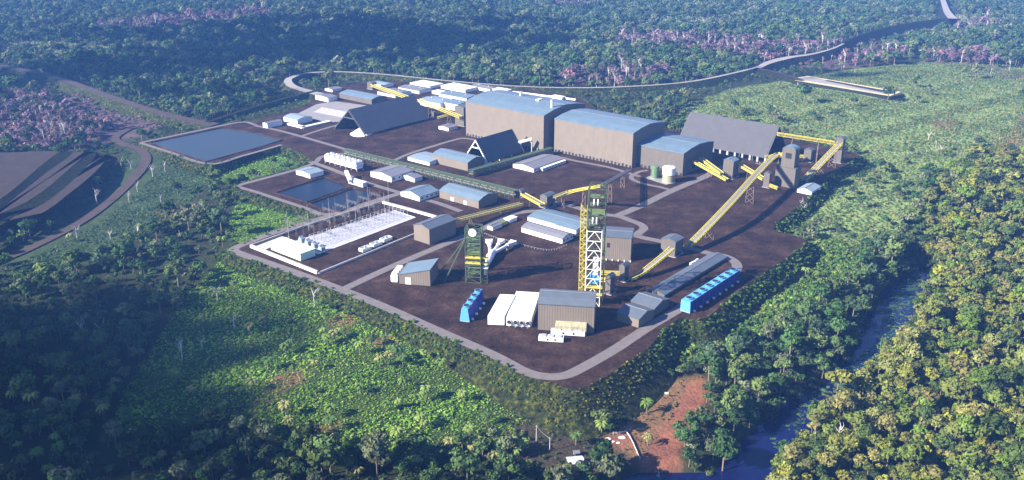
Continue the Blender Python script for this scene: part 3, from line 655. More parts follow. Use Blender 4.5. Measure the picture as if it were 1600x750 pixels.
wh = bld('winder_house', 'tan winder house with barrel slate roof at the front corner, lean-to at its foot', 'building', (927.7,520.6), (840.4,515), ('t',939,458), 480, 'low', 'b', 4.0, roofm='slate', free=True, th=.5)
la, lb, h = D(wh); fr = wh.rotation_euler.z
MB().extrude([(0,0),(-4.5,0),(-4.5,h*.32),(0,h*.40)], lb*.13, lb*.68, 'y').build('lean_to', M['ochre'], wh)
def unit(name, label, cat, C, rot, dims, parts, group=None):
    t = thing(name, label, cat, P(*C, 0), rot, group); parts(t, *dims); return t
def p_(t, L_, W_, H_):
    MB().box(-W_, 0, 0, L_, .3, H_).build('casing', M['white'], t)
    for i in range(3): MB().box(-W_*.9, -W_*.1, L_*(.08+i*.31), L_*(.28+i*.31), H_, H_+.6).build('roof_unit', M['galv'], t)
    MB().box(-W_-.08, -W_, L_*.3, L_*.36, .9, 2.2).build('vent', M['dark'], t); MB().box(-W_-.08, -W_, L_*.6, L_*.66, .9, 2.2).build('vent', M['dark'], t)
t = unit('switch_container', 'long white container along the foot of the winder house', 'container', (914,523), fr, (lb*.60, 3.0, 3.2), p_)
t = unit('switch_container', 'short white container with dark marks, in front of the long one', 'container', (881,531), fr, (15, 4.0, 3.0), p_)
# white cooling blocks left of the winder house
def block(label, C, Lp, top_near, top_far, fans, z=0):
    c = P(*C, 0); l_ = P(*Lp, 0); d = (l_-c).normalized(); rot = math.atan2(-d.x, d.y); t = thing('air_cooler', label, 'air cooler', c, rot)
    h = up_to(c, C[0], top_near); da = Vector((d.y, -d.x, 0)); ff = P(*top_far, h); q = ff - c; ln = q.dot(da); sh = q.dot(d); w = (l_-c).dot(d)
    MB().taper([(0,0,.4),(ln,sh,.4),(ln,sh+w,.4),(0,w,.4)], [(0,0,h),(ln,sh,h),(ln,sh+w,h),(0,w,h)]).build('casing', M['white'], t)
    MB().taper([(.4,.4,0),(ln-.4,sh+.4,0),(ln-.4,sh+w-.4,0),(.4,w-.4,0)], [(.4,.4,.4),(ln-.4,sh+.4,.4),(ln-.4,sh+w-.4,.4),(.4,w-.4,.4)]).build('plinth', M['concrete'], t)
    for i in range(fans):
        y = w*(i+.5)/fans
        f_ = MB().tube((-1.6,y,h*.62),(.05,y,h*.62), w/fans*.36, w/fans*.40, 14).build('fan_cowl', M['white'], t); MB().tube((-1.7,y,h*.62),(-1.6,y,h*.62), w/fans*.31, None, 14).build('fan_mouth', M['dark'], f_)
        MB().bar((-1.0,y,0),(-1.0,y,h*.4), .4).build('leg', M['galv'], t)
    m = MB()
    for i in range(1, 6): m.bar((ln*i/6, sh*i/6+.1, h+.06), (ln*i/6, sh*i/6+w-.1, h+.06), .12, .1)
    m.build('roof_seam', M['galv'], t); return t
block('sloped white cooler block farther from the winder house', (788,509), (762,508), 494.5, (806,460.5), 0)
block('white cooler block with four round fan mouths beside the winder house', (830,512), (791,509.5), 498.5, (843.5,457), 4)
# blue cooler banks: one thing each, its units as parts
def bluebank(label, C, Lp, Rp, top, n, lean=.12, free=True):
    c = P(*C, 0); l_ = P(*Lp, 0); rgt = P(*Rp, 0); da = (rgt-c).normalized(); d = Vector((-da.y, da.x, 0)); rot = math.atan2(da.y, da.x)
    t = thing('blue_cooler_bank', label, 'cooler bank', c, rot); h = up_to(c, C[0], top); w = abs((l_-c).dot(d)); ln = (rgt-c).length; u = ln/n
    for i in range(n):
        x0, x1 = i*u, (i+1)*u-.25
        un = MB().taper([(x0,0,.5),(x1,0,.5),(x1,w,.5),(x0,w,.5)], [(x0,w*lean,h),(x1,w*lean,h),(x1,w*(1-lean),h),(x0,w*(1-lean),h)]).build('cooler_unit', M['blue'], t)
        MB().taper([(x0-.06,-.03,.5),(x0,-.03,.5),(x0,w+.03,.5),(x0-.06,w+.03,.5)], [(x0-.06,w*lean-.03,h),(x0,w*lean-.03,h),(x0,w*(1-lean)+.03,h),(x0-.06,w*(1-lean)+.03,h)]).build('end_panel', M['sky'], un)
        MB().box(x0, x1, w*lean, w*(1-lean), h, h+.35).build('top_deck', M['sky'], un)
        MB().tube(((x0+x1)/2, w/2, h+.35), ((x0+x1)/2, w/2, h+1.3), min(w,u)*.30, min(w,u)*.34, 14).build('fan_ring', M['sky'], un)
        MB().tube(((x0+x1)/2, w/2, h+1.3), ((x0+x1)/2, w/2, h+1.38), min(w,u)*.28, None, 14).build('fan_opening', M['dark'], un)
        MB().box((x0+x1)/2-.5, (x0+x1)/2+.5, -1.5, -.1, 0, 1.2).build('pump_box', M['white'], un)
    m = MB()
    for i in range(n+1): m.box(min(i*u, ln-.4), min(i*u, ln-.4)+.4, .2, w-.2, 0, .5)
    m.build('skid', M['galv'], t); m = MB(); m.bar((0,-.4,h*.75),(ln,-.4,h*.75),.35); m.build('header_pipe', M['blue'], t); return t
bluebank('bank of four blue coolers on bare soil below the green headframe', (733.8,503.6), (716.8,504), (757,471), 484.5, 4, .18)
bluebank('long bank of eight blue coolers at the right edge of the site', (1078,490), (1063.7,484.5), (1156,438), 473, 8, .04)
bld('core_store', 'longest low grey-roofed shed, parallel to the row of blue coolers', 'shed', (1038,466), (1013,458), (1135,406), 461.5, 'gable', 'a', 1.7, wall='brownclad', roofm='slate', vents=0)
m = thing('pump_skid', 'small white pump skid against the left side of the longest low shed', 'pump skid', P(1080,415,0), ROT)
for i in range(4): MB().box(i*3, i*3+2.2, 0, 1.6, .2, 1.8).build('pump', M['white'], m)
MB().box(-.3, 12, -.2, 1.8, 0, .2).build('skid', M['concrete'], m)
bld('store_shed', 'grey-roofed shed between the longest low shed and the front one', 'shed', (1022.4,493.6), (985,482), ('t',1047,468), 482, 'gable', 'b', 2.4, wall='brownclad', roofm='slate')
bld('store_shed', 'front grey-roofed shed with tan wall beside the perimeter road', 'shed', (997.5,512.4), (962,502), ('t',1021,484), 499.5, 'gable', 'b', 2.4, wall='tan', roofm='slate')
t = bld('crusher_house', 'tan ribbed building with dark side hatches behind the yellow-edged tower', 'building', (985,409), (938,405.5), ('t',989.8,357), 373, 'gable', 'b', 1.2, roofm='slate', free=True)
la, lb, h = D(t); MB().box(-.12,0,lb*.70,lb*.80,h*.55,h*.75).build('hatch', M['dark'], t); MB().box(-.12,0,lb*.85,lb*.93,h*.25,h*.42).build('hatch', M['dark'], t)
m = MB(); [m.box(-1,-.1,lb*i/5-.3,lb*i/5+.4,0,1.1) for i in range(6)]; m.build('bollard', M['white'], t)
bld('change_house', 'long white building with grey roof nearest the front of the white cluster', 'building', (878.5,381), (816,362), (893,372.5), 373.5, 'low', 'b', 2.0, wall='white', roofm='greyroof', windows=3)
bld('change_house', 'wide white building with blue roof behind the long grey-roofed one', 'building', (900,366), (829,343), (924,350), 360, 'low', 'b', 2.0, wall='white', roofm='bluegrey', windows=3)
bld('change_house_annex', 'flat white strip lying between the two roofs of the white cluster', 'annex', (868,357), (832,346), 6, 351, 'flat', 'b', 0, wall='white', roofm='white')
bld('site_cabin', 'white cabin with grey roof at the near end of the cabin row', 'cabin', (770,360.5), (762,357.5), (782,354), 355.5, 'gable', 'a', .8, wall='white', roofm='greyroof')
bld('site_cabin', 'yellow cabin in the middle of the cabin row', 'cabin', (785,353), (780,351), (791,349), 349, 'flat', 'a', 0, wall='yellow', roofm='greenpan')
bld('site_cabin', 'white cabin at the far end of the cabin row by the curved road', 'cabin', (796,349), (789,346), (804,343), 344, 'flat', 'a', 0, wall='white', roofm='white')
bld('control_room', 'white control room with blue pitched roof at the right rear corner of the site', 'building', (1267.5,305), (1246,300), (1280,296), 300, 'gable', 'a', 2.0, wall='white', roofm='paleblue')

# transfer towers
TT = 'transfer towers linked by the yellow conveyors'
def tower(label, C, L, Rr, H, roof='low', ridge='a', rise=1.4, wall='brownclad', roofm='slate', legs=True):
    t = bld('transfer_tower', label, 'transfer tower', C, L, Rr, H, roof, ridge, rise, wall=wall, roofm=roofm, group=TT, th=.3); la, lb, h = D(t)
    MB().box(la*.3, la*.7, -.12, 0, 0, 3).build('door', M['dark'], t); m = MB().box(-.8, la+.8, -.8, lb+.8, -.1, .12); m.build('base_slab', M['concrete'], t); return t
tower('narrow tower right behind the winder house', (953,461), (944,459), 5.5, 434)
tower('tower in shade below the tan ribbed building', (975,441), (967,438), 5.5, 417)
tower('tower at the bend of the long curved conveyor', (1054,402.4), (1041.7,391), ('t',1069,371.8), 378.6)
tower('tower beside the road above the white cluster', (854.5,326), (846.4,322), ('t',866,302.6), 308)
tower('smallest tower at the end of the green pipe rack', (815,309), (809,307), 4.5, 300)
tower('tower beside the lowest hall, fed by twin conveyors', (1144,280), (1130,276), ('t',1152,248.6), 253, roofm='bluegrey')
tower('slim tower left of the two-tier tower', (1200.6,294), (1192.7,291.7), 4, 272.4)
tower('small tower behind the two-tier tower', (1266,253.8), (1256,251), 9, 236)
tower('farthest right tower at the corner of the site', (1313,255.4), (1302.6,253), ('t',1321,216), 218)
tower('far left tower at the head of the yellow conveyor', (582,140.5), (574,139), 8, 130)
tower('tall tower against the left end of the tallest hall', (725,198), (715,194), 12, 169)
t = bld('screening_tower', 'tall two-tier brown tower with curved blue roof, largest at the right', 'transfer tower', (1240,295), (1206,290.5), ('t',1256,261), 264.5, 'flat', 'a', 0, wall='brownclad', roofm='brownclad')
la, lb, h = D(t); c = local(t, P(1233.5,257,h)); hi = up_to(P(1233.5,257,h), 1233.5, 230.5)
x0, y0 = 0.6, lb*.12; x1, y1 = la-.8, lb*.78
rl = [(y0+(y1-y0)*(0.5-0.5*math.cos(math.pi*i/10)), h+hi+3*math.sin(math.pi*i/10)) for i in range(11)]
MB().extrude([(y0,h),(y1,h)] + rl[::-1], x0, x1, 'x').build('upper_tier', M['brownclad'], t)
MB().extrude([(u,z+.03) for u,z in rl] + [(u,z+.4) for u,z in rl[::-1]], x0-.4, x1+.4, 'x').build('upper_roof', M['bluegrey'], t)
MB().box(-.15, 0, (y0+y1)/2-2.5, (y0+y1)/2+2.5, h+hi*.55, h+hi*.85).build('conveyor_opening', M['dark'], t)
TWZ = h + hi*.62
# ------------------------------------------------------------------ conveyors
CV = 'yellow conveyors linking the plant buildings'
def conveyor(label, pts, width=4.0, tall=1.4, trestles=0, name='conveyor', group=CV, legm='wood'):
    """pts: (px, py, z). deck and belt cover between two yellow trusses, on trestles"""
    W3 = [P(x, y, z) for x, y, z in pts]; t = thing(name, label, 'conveyor', Vector((W3[0].x, W3[0].y, 0)), 0, group)
    Q = [p - t.location for p in W3]
    if len(Q) > 2:   # ease the bend
        q = [np.array(p) for p in Q]; q = [2*q[0]-q[1]] + q + [2*q[-1]-q[-2]]; out = []
        for i in range(1, len(q)-2):
            for k in range(6):
                s_ = k/6; a, b, c, d = q[i-1], q[i], q[i+1], q[i+2]; out.append(Vector(0.5*((2*b)+(-a+c)*s_+(2*a-5*b+4*c-d)*s_*s_+(-a+3*b-3*c+d)*s_**3)))
        out.append(Vector(q[-2])); Q = out
    m = MB(); side = [MB(), MB()]
    for p, q in zip(Q[:-1], Q[1:]):
        m.bar(p, q, width*.62, .7); d = (q-p); n_ = d.cross(Vector((0,0,1))).normalized()*width/2
        L_ = d.length; k = max(1, int(L_/3.0))
        for s_, sb in ((-1, side[0]), (1, side[1])):
            o = n_*s_; u = Vector((0,0,tall/2))
            sb.bar(p+o+u, q+o+u, .55); sb.bar(p+o-u, q+o-u, .55)
            for i in range(k):
                a = p + d*(i/k) + o; b = p + d*((i+1)/k) + o; sb.bar(a-u, b+u, .28) if i % 2 == 0 else sb.bar(a+u, b-u, .28)
    m.build('belt_deck', M['belt'], t)
    for sb in side: sb.build('side_truss', M['yellow'], t)
    for i in range(trestles):
        f = (i+.6)/(trestles+.2); k = min(len(Q)-2, int(f*(len(Q)-1))); p = Q[k].lerp(Q[k+1], f*(len(Q)-1)-k); d = (Q[k+1]-Q[k]); n_ = d.cross(Vector((0,0,1))).normalized()*width/2
        g = MB(); f_ = d.normalized(); f_.z = 0
        for s_ in (-1,1):
            g.bar(p+n_*s_+Vector((0,0,-tall/2)), Vector((p.x+n_.x*s_*1.5, p.y+n_.y*s_*1.5, 0)), .28)
        for j in range(max(1, int(p.z/5))):
            z0 = p.z*(j/ max(1,int(p.z/5))); z1 = p.z*((j+1)/max(1,int(p.z/5)))-tall/2
            g.bar((p.x-n_.x*1.2,p.y-n_.y*1.2,z0),(p.x+n_.x*1.2,p.y+n_.y*1.2,max(z1,z0+.5)),.22); g.bar((p.x+n_.x*1.2,p.y+n_.y*1.2,z0),(p.x-n_.x*1.2,p.y-n_.y*1.2,max(z1,z0+.5)),.22)
        g.build('trestle', M[legm], t)
    return t
conveyor('yellow conveyor from the slate-roofed house to the smallest tower', [(709,345,9),(760,332,6),(815,318,4)], trestles=2)
conveyor('short yellow conveyor joining the smallest tower and the road tower', [(817,303,5),(848,320,9)], 4.5, trestles=1)
conveyor('bent yellow conveyor from the road tower to the top of the tall headframe', [(866,309,10),(893,299,14),(940,290,24)], 4.0, trestles=2)
conveyor('curved conveyor rising from the shaded towers to the bend tower', [(984,436,.9),(1003,426,4),(1030,405,9),(1050,388,13)], 3.8, trestles=1)
conveyor('longest diagonal conveyor climbing from the bend tower to the two-tier tower', [(1072,384,3),(1084,376,7),(1140,318,18),(1205,248,TWZ*.86),(1230,239,TWZ)], 4.6, 1.5, trestles=4)
conveyor('lower of the twin conveyors leaving the lowest hall', [(1084,252,12),(1136,281,2.5)], 4.0, trestles=1)
conveyor('upper of the twin conveyors leaving the lowest hall', [(1095,247,12),(1128,271,7)], 4.0, trestles=1)
conveyor('conveyor crossing under the longest one to the slim tower', [(1149,253,13),(1194,280,6)], 4.5, trestles=1)
conveyor('short stub conveyor at the foot of the two-tier tower', [(1202,289,4),(1215,294,2)], 3.5)
conveyor('steep conveyor from the ground to the farthest right tower', [(1256,282,1.5),(1313,223.5,22)], 5.0, 2.2, trestles=3)
conveyor('conveyor crossing from the lilac shed ridge to the farthest right tower', [(1214,209,28),(1304,223,22)], 4.0, 2.2, trestles=2)
conveyor('short conveyor behind the two-tier tower', [(1194,243,7),(1256,244,7)], 3.5)
conveyor('conveyor descending from the far left tower to the dark ore shed ridge', [(582,133,9),(636,152,h1_-2)], 5.0, 2.4, trestles=2)
conveyor('conveyor from the dark ore shed ridge down to the tall hall tower', [(654,156,h1_-2),(720,183,12)], 4.5, 2.2, trestles=2)
conveyor('low feeder conveyor beside the tall hall tower', [(683,184,3),(704,178,7)], 3.5)
conveyor('short yellow gallery between the tall headframe and the shaded tower', [(938,426,8),(968,427,8)], 3.0)
conveyor('lower yellow gallery from the tall headframe to the narrow tower', [(926,437,7),(948,437,9)], 3.0)
t = thing('conveyor_drive', 'grey drive block midway on the conveyor from the dark ore shed', 'drive block', P(678,186,0), ROT); MB().box(0,4,0,4,0,8).build('housing', M['brownclad'], t); MB().box(-.3,4.3,-.3,4.3,8,8.5).build('roof', M['slate'], t)

t = conveyor('thin grey gallery running on from the tall headframe to the middle hall', [(941,290,24),(984,266,9)], 2.6, 1.6, trestles=2)
for ch in [x for x in list(COL.objects) if x.parent == t and x.name.startswith('side_truss')]: ch.data.materials[0] = M['belt']
# green pipe racks
def piperack(label, p0, p1, w, h):
    a = P(*p0, 0); b = P(*p1, 0); t = thing('pipe_rack', label, 'pipe rack', a, math.atan2((b-a).y, (b-a).x)); L_ = (b-a).length
    n_ = int(L_/5); fr = MB(); br = MB()
    for i in range(n_+1):
        x = L_*i/n_
        for y in (-w/2, w/2): fr.bar((x,y,0),(x,y,h),.4)
        for z in (h*.35, h*.7, h): fr.bar((x,-w/2,z),(x,w/2,z),.3)
        if i < n_:
            x2 = L_*(i+1)/n_
            for y in (-w/2, w/2):
                for z in (h*.35, h*.7, h): br.bar((x,y,z),(x2,y,z),.3)
                br.bar((x,y,h*.7 if i%2 else h),(x2,y,h if i%2 else h*.7),.2); br.bar((x,y,0 if i%2 else h*.35),(x2,y,h*.35 if i%2 else 0),.2)
    fr.build('frame', M['green'], t); br.build('bracing', M['green'], t)
    for k, (y, z, r_, mt) in enumerate([(-w*.32,h*.38,.45,'belt'),(-w*.15,h*.38,.35,'ochre'),(w*.05,h*.38,.5,'belt'),(w*.28,h*.38,.4,'galv'),(-w*.25,h*.73,.45,'ochre'),(0,h*.73,.3,'green'),(w*.25,h*.73,.45,'belt')]):
        MB().tube((0,y,z+r_),(L_,y,z+r_),r_,None,8).build('pipe', M[mt], t)
    MB().box(0,L_,w*.36,w*.49,h+.05,h+.25).build('walkway', M['greenpan'], t); MB().box(0,L_,-w*.4,w*.2,h+.05,h+.15).build('cable_tray', M['green'], t)
    return t
piperack('long green steel pipe rack crossing the middle of the site', (540,243), (806,309), 6.5, 6.5)
piperack('short green pipe rack branching off behind the arched workshop towards the halls', (736,276), (862,240), 6.0, 6.5)

# round tanks
def tank(label, C, r, h, wallm, top=None, capm=None):
    t = thing('storage_tank', label, 'tank', P(*C, 0)); m = MB().tube((0,0,0),(0,0,h),r,None,28); m.build('shell', M[wallm], t)
    MB().tube((0,0,0),(0,0,.3),r+.7,None,24).build('base_ring', M['concrete'], t)
    if top:
        u = MB().tube((0,0,h),(0,0,h+top),r*1.12,None,28).build('upper_shell', M[capm], t); MB().dome((0,0,h+top),r*1.12,r*.25,28).build('dome', M[capm], t)
        MB().box(-.8,.8,-.8,.8,h+top+r*.2,h+top+r*.25+.8).build('roof_hatch', M['galv'], t)
    else: MB().dome((0,0,h),r,r*.18,28).build('dome', M[capm or wallm], t)
    m = MB(); m.bar((-r-.5,-.4,0),(-r-.5,-.4,h),.12); m.bar((-r-.5,.4,0),(-r-.5,.4,h),.12); [m.bar((-r-.5,-.4,.6*i+.3),(-r-.5,.4,.6*i+.3),.08) for i in range(int(h/.6))]; m.build('ladder', M['galv'], t)
    return t
sheet('slab_ground', pl([(1007,278),(1041,289),(1053,284),(1020,273)], .03), .03, M['paving'])
tank('slim dark green tank in front of the lowest hall', (1023.5,278), 3.6, 11.5, 'tgreen')
tank('wide tank with olive shell and white domed top in front of the lowest hall', (1044.5,284), 5.6, 7.5, 'ochre', 6.5, 'white')
# row of white filter tanks above the twin ponds
t = thing('filter_plant', 'row of six lobed white tanks on legs above the dark twin ponds', 'filter plant', P(557,269,0), ROT)
l_ = local(t, P(504,255.5,0)); n6 = 6; u = l_.y/n6
for i in range(n6):
    y = u*(i+.5); m = MB().tube((.5,y,6.2),(9.5,y,6.2),u*.46,None,16); o = m.build('tank', M['white'], t, smooth=False)
    MB().box(1,9,y-u*.42,y+u*.42,2.2,6).build('hopper', M['white'], o); MB().dome((2.6,y,6.2+u*.40),1.5,1.2,12).build('manhole', M['white'], o); MB().dome((7.2,y,6.2+u*.40),1.5,1.2,12).build('manhole', M['white'], o)
m = MB(); [m.bar((x,u*i+.6 if i<n6 else l_.y-.6,0),(x,u*i+.6 if i<n6 else l_.y-.6,3),.5) for i in range(n6+1) for x in (1.2,8.8)]; m.build('leg', M['galv'], t)
t = thing('duct_bridge', 'white duct sloping from the row of lobed tanks to the block by the pond', 'duct', P(540,272,0), 0)
MB().bar(P(541,268,6)-t.location, P(547.5,283,4)-t.location, 3.0).build('duct', M['white'], t); MB().bar(P(544,277,0)-t.location, P(544,275,4.4)-t.location,.8).build('leg', M['galv'], t)
bld('filter_block', 'plain white block at the water edge of the twin ponds', 'block', (567,293), (544.5,286.5), (573,291), 286.5, 'flat', 'a', 0, wall='white', roofm='white', doors=1)

# ------------------------------------------------------------------ substation
def lowwall(label, px, w, h, mat):
    t = thing('compound_wall', label, 'wall', P(*px[0], 0)); m = MB()
    for a, b in zip(px[:-1], px[1:]):
        p = P(*a, 0)-t.location; q = P(*b, 0)-t.location; m.bar(p+Vector((0,0,h/2)), q+Vector((0,0,h/2)), w, h)
    m.build('wall_panel', M[mat], t); c = MB(); [c.bar(P(*a,0)-t.location+Vector((0,0,h+.1)), P(*b,0)-t.location+Vector((0,0,h+.1)), w+.3, .2) for a, b in zip(px[:-1], px[1:])]; c.build('coping', M['concrete'], t); return t
lowwall('thick white wall along the front end of the substation', [(392,386.5),(496,428)], 1.4, 2.2, 'white')
lowwall('thin pale wall along the near side of the substation', [(498,428),(649,366.5)], .5, 1.2, 'white')
lowwall('white wall across the far end of the substation', [(598,317.5),(640,329),(682,341)], 1.4, 2.0, 'white')
lowwall('thin grey wall along the pond side of the substation', [(392,385),(470,357),(597,316.5)], .5, 1.4, 'concrete')
sheet('gravel_ground', pl([(497,397),(649,340),(616,329),(462,377)], .04), .04, M['gravel'])
sheet('concrete_ground', pl([(398,385),(440,369),(452,372),(415,390)], .04), .04, M['concrete'])
k_ = pl([(497,397),(649,340),(616,329),(462,377)], 0); t = thing('gravel_kerb', 'white kerb framing the white gravel bed of the substation', 'kerb', (k_[0][0], k_[0][1], 0)); m = MB()
for i in range(4): m.bar((*(k_[i]-k_[0]), .15), (*(k_[(i+1)%4]-k_[0]), .15), .6, .3)
m.build('kerb_strip', M['white'], t)
t = bld('switchgear_building', 'pale green-white flat-roofed block at the front end of the substation', 'switchgear building', (470,408), (420.5,391), ('t',491,388.5), 397, 'flat', 'a', 0, wall='cream', roofm='cream', th=.3, doors=0)
M['dullsteel'] = noisy('dull_grey_steel', (0.17,0.15,0.145), 0.2, 0.6, 0.6)
gp0 = P(455,372,0); ga = (P(600,322,0)-gp0); gd = ga.normalized(); gn = Vector((gd.y,-gd.x,0))
GANT = 'grey lattice gantries of the substation'
def gantry(loc, rot, first=None):
    t = thing('substation_gantry', 'grey lattice gantry, one of a row over the white gravel bed', 'gantry', loc, rot, GANT)
    for y in (0, 13):
        m = MB(); w = .55
        for dx, dy in ((-w,-w),(w,-w),(w,w),(-w,w)): m.bar((dx*1.3,y+dy*1.3,0),(dx*.5,y+dy*.5,12),.11)
        for k in range(8):
            z = k*1.5; m.bar((-w,y-w,z),(w,y-w,z+1.5),.06); m.bar((w,y+w,z),(-w,y+w,z+1.5),.06)
        m.bar((0,y,12),(0,y,15),.12); m.build('mast', M['dullsteel'], t)
    m = MB(); [m.bar((dx,0,z),(dx,13,z),.1) for dx in (-.5,.5) for z in (10,11)]; [m.bar((-.5,i,10 + (i%2)),(.5,i+1,11-(i%2)),.06) for i in range(13)]; m.build('crossbeam', M['dullsteel'], t)
    for y in (2.5,6.5,10.5): MB().tube((0,y,8.3),(0,y,10),.18,.22,6).build('insulator', M['wood'], t)
    return t
g0 = gantry(gp0 + ga*.05, math.atan2(gd.y, gd.x))
labs = ['front', 'second', 'third', 'fourth', 'fifth', 'sixth', 'seventh', 'eighth']
g0['label'] = 'front lattice gantry of the pond-side row, beside the blue transformers'
for i in range(1, 8):
    g = copy_tree(g0); g.location = gp0 + ga*(.05+i*.13); g['label'] = labs[i] + ' lattice gantry from the front in the pond-side row of the substation'
for i in range(6):
    g = copy_tree(g0); g.location = gp0 + ga*(.10+i*.16) + gn*16; g['label'] = labs[i] + ' lattice gantry from the front in the row over the white gravel'
m0 = thing('lightning_mast', 'slender grey lightning mast', 'mast', gp0 - gn*3, 0, 'lightning masts of the substation'); MB().tube((0,0,0),(0,0,22),.2,.06,6).build('pole', M['galv'], m0); MB().box(-.5,.5,-.5,.5,0,.4).build('footing', M['concrete'], m0)
m0['label'] = 'lightning mast nearest the pale switchgear block'
for i, (f, s_) in enumerate(((.2,-3),(.42,-3),(.62,-3),(.85,-3),(1.04,2),(.5,20),(.8,22))):
    g = copy_tree(m0); g.location = gp0 + ga*f + gn*s_; g['label'] = ['second lightning mast on the pond side', 'third lightning mast on the pond side', 'fourth lightning mast on the pond side', 'fifth lightning mast on the pond side', 'lightning mast at the far end of the gravel', 'lightning mast in the middle of the white gravel', 'lightning mast towards the far side of the gravel'][i]
def transformer(loc, rot, label, group='blue transformers beside the switchgear block'):
    t = thing('transformer', label, 'transformer', loc, rot, group); MB().box(-2,2,-1.6,1.6,.5,3.6).build('tank', M['sky2'], t)
    for s_ in (-1,1):
        m = MB(); [m.box(-1.7+i*.6,-1.45+i*.6,s_*1.7-.4,s_*1.7+.4,.8,3.3) for i in range(6)]; m.build('radiator', M['galv'], t)
    for i in (-1,0,1): MB().tube((i*1.0,0,3.6),(i*1.2,0,5.2),.22,.14,8).build('bushing', M['wood'], t)
    MB().tube((-1.5,1.0,4.4),(1.5,1.0,4.4),.45,None,10).build('conservator', M['sky2'], t); MB().box(-2.6,2.6,-2.6,2.6,0,.5).build('plinth', M['concrete'], t); return t
M['sky2'] = noisy('grey_blue_paint', (0.24,0.34,0.42), 0.15, 0.6, 0.5)
tr = transformer(P(503,392,0), ROT, 'grey-blue transformer nearest the near side of the gravel')
for k, (x, y) in enumerate(((492,386.5),(482,382.5),(472,378))):
    g = copy_tree(tr); g.location = P(x, y, 0); g['label'] = ['second grey-blue transformer from the near side of the gravel', 'third grey-blue transformer from the near side of the gravel', 'grey-blue transformer nearest the ponds'][k]
bus = MB(); tb_ = thing('busbar_array', 'low field of busbars and switches standing on the white gravel', 'busbars', gp0 + gn*10, math.atan2(gd.y, gd.x))
L_ = ga.length
for i in range(22):
    x = L_*(.06+i*.043)
    for y in (-22,-18,-14,-9,-5): bus.bar((x,y,0),(x,y,3.2),.18); bus.bar((x,y,3.2),(x+.1,y,4.4),.3)
bus.build('support', M['galv'], tb_); m = MB(); [m.bar((L_*.06,y,4.5),(L_*.96,y,4.5),.14) for y in (-22,-18,-14,-9,-5)]; m.build('busbar', M['galv'], tb_)
m = MB(); [m.bar((L_*(.06+i*.086),-22,4.7),(L_*(.06+i*.086),-5,4.7),.12) for i in range(11)]; m.build('cross_bar', M['galv'], tb_)
for k, (x, y, lb_) in enumerate(((567,394.5,'first'),(584,387,'middle'),(600,379,'farthest'))):
    t = thing('cooling_basin', lb_ + ' grey basin of the three in a row beside the substation', 'basin', P(x,y,0), ROT, 'three basins beside the substation')
    b_ = MB(); b_.box(0,9,0,.4,0,2.4); b_.box(0,9,4.6,5,0,2.4); b_.box(0,.4,.4,4.6,0,2.4); b_.box(8.6,9,.4,4.6,0,2.4); b_.build('basin_wall', M['whitesteel'], t)
    MB().box(.4,8.6,.4,4.6,0,1.7).build('water', M['sky2'], t); MB().tube((4.5,2.5,1.7),(4.5,2.5,3.6),.9,None,10).build('pump', M['galv'], t)

# ------------------------------------------------------------------ headframes
def lattice(mb, x0, x1, y0, y1, z0, z1, bays, w=.5, tw=0.0, diag=.3, faces='fbLR', kx=0.0):
    """four posts with horizontals and X/K bracing"""
    for x, y in ((x0,y0),(x1,y0),(x1,y1),(x0,y1)): mb.bar((x,y,z0),(x,y,z1),w)
    for i in range(bays+1):
        z = z0+(z1-z0)*i/bays
        mb.bar((x0,y0,z),(x1,y0,z),w*.7); mb.bar((x0,y1,z),(x1,y1,z),w*.7); mb.bar((x0,y0,z),(x0,y1,z),w*.7); mb.bar((x1,y0,z),(x1,y1,z),w*.7)
        if i < bays:
            zz = z0+(z1-z0)*(i+1)/bays; a, b = (z, zz) if i % 2 else (zz, z)
            mb.bar((x0,y0,a),(x1,y0,b),diag); mb.bar((x0,y1,b),(x1,y1,a),diag); mb.bar((x0,y0,b),(x0,y1,a),diag); mb.bar((x1,y0,a),(x1,y1,b),diag)
# local frame like the winder house: x away, y to the left along its front
c = P(751,443,0); l_ = P(728,441.5,0); d = (l_-c).normalized(); rot = math.atan2(-d.x, d.y); hh = up_to(c, 751, 358); w = (l_-c).length
t = thing('headframe', 'green lattice headframe with a single white wheel and two leaning struts', 'headframe', c, rot)
m = MB(); lattice(m, 0, w*.9, 0, w, 0, hh, 9, .65); m.build('tower_frame', M['green'], t)
for f in (.18,.28,.62,.72,.80): MB().box(.3,w*.8,.3,w-.3,hh*f-.2,hh*f+.25).build('platform', M['greenpan'], t)
for f in (.37,.47): MB().box(-.4,w*.2,-.2,w+.2,hh*f-.5,hh*f+.5).build('guard_rail', M['yellow'], t)
MB().box(.2,w*.7,.2,w-.2,hh*.52,hh*.60).build('cladding', M['greenpan'], t)
o = MB().tube((w*.42,w*.5-.5,hh*.93),(w*.42,w*.5+.5,hh*.93),w*.30,None,24); 
o = MB().tube((-.6,w*.5,hh*.93),(.1,w*.5,hh*.93),w*.27,None,24).build('sheave_wheel', M['white'], t); MB().tube((-.8,w*.5,hh*.93),(-.6,w*.5,hh*.93),w*.07,None,12).build('hub', M['galv'], o)
for q0, q1 in (((694,441),(719,379)),((686,428),(719,366))):
    a = local(t, P(*q0,0)); b = Vector((w*.1 if q0[1] > 430 else w*.8, w, hh*.80)); s_ = MB(); dd = (b-a); n_ = dd.cross(Vector((0,0,1))).normalized()*1.25
    for k in (-1,1): s_.bar(a+n_*k, b+n_*k, .6)
    for i in range(14):
        p0 = a + dd*(i/14); p1 = a + dd*((i+1)/14); s_.bar(p0+n_, p1-n_, .3); s_.bar(p0-n_, p1+n_, .3)
    s_.build('strut', M['green'], t)
m = MB(); lattice(m, 1, 5, -4.5, -.8, 0, hh*.45, 4, .3, diag=.2); m.build('stair_frame', M['green'], t)
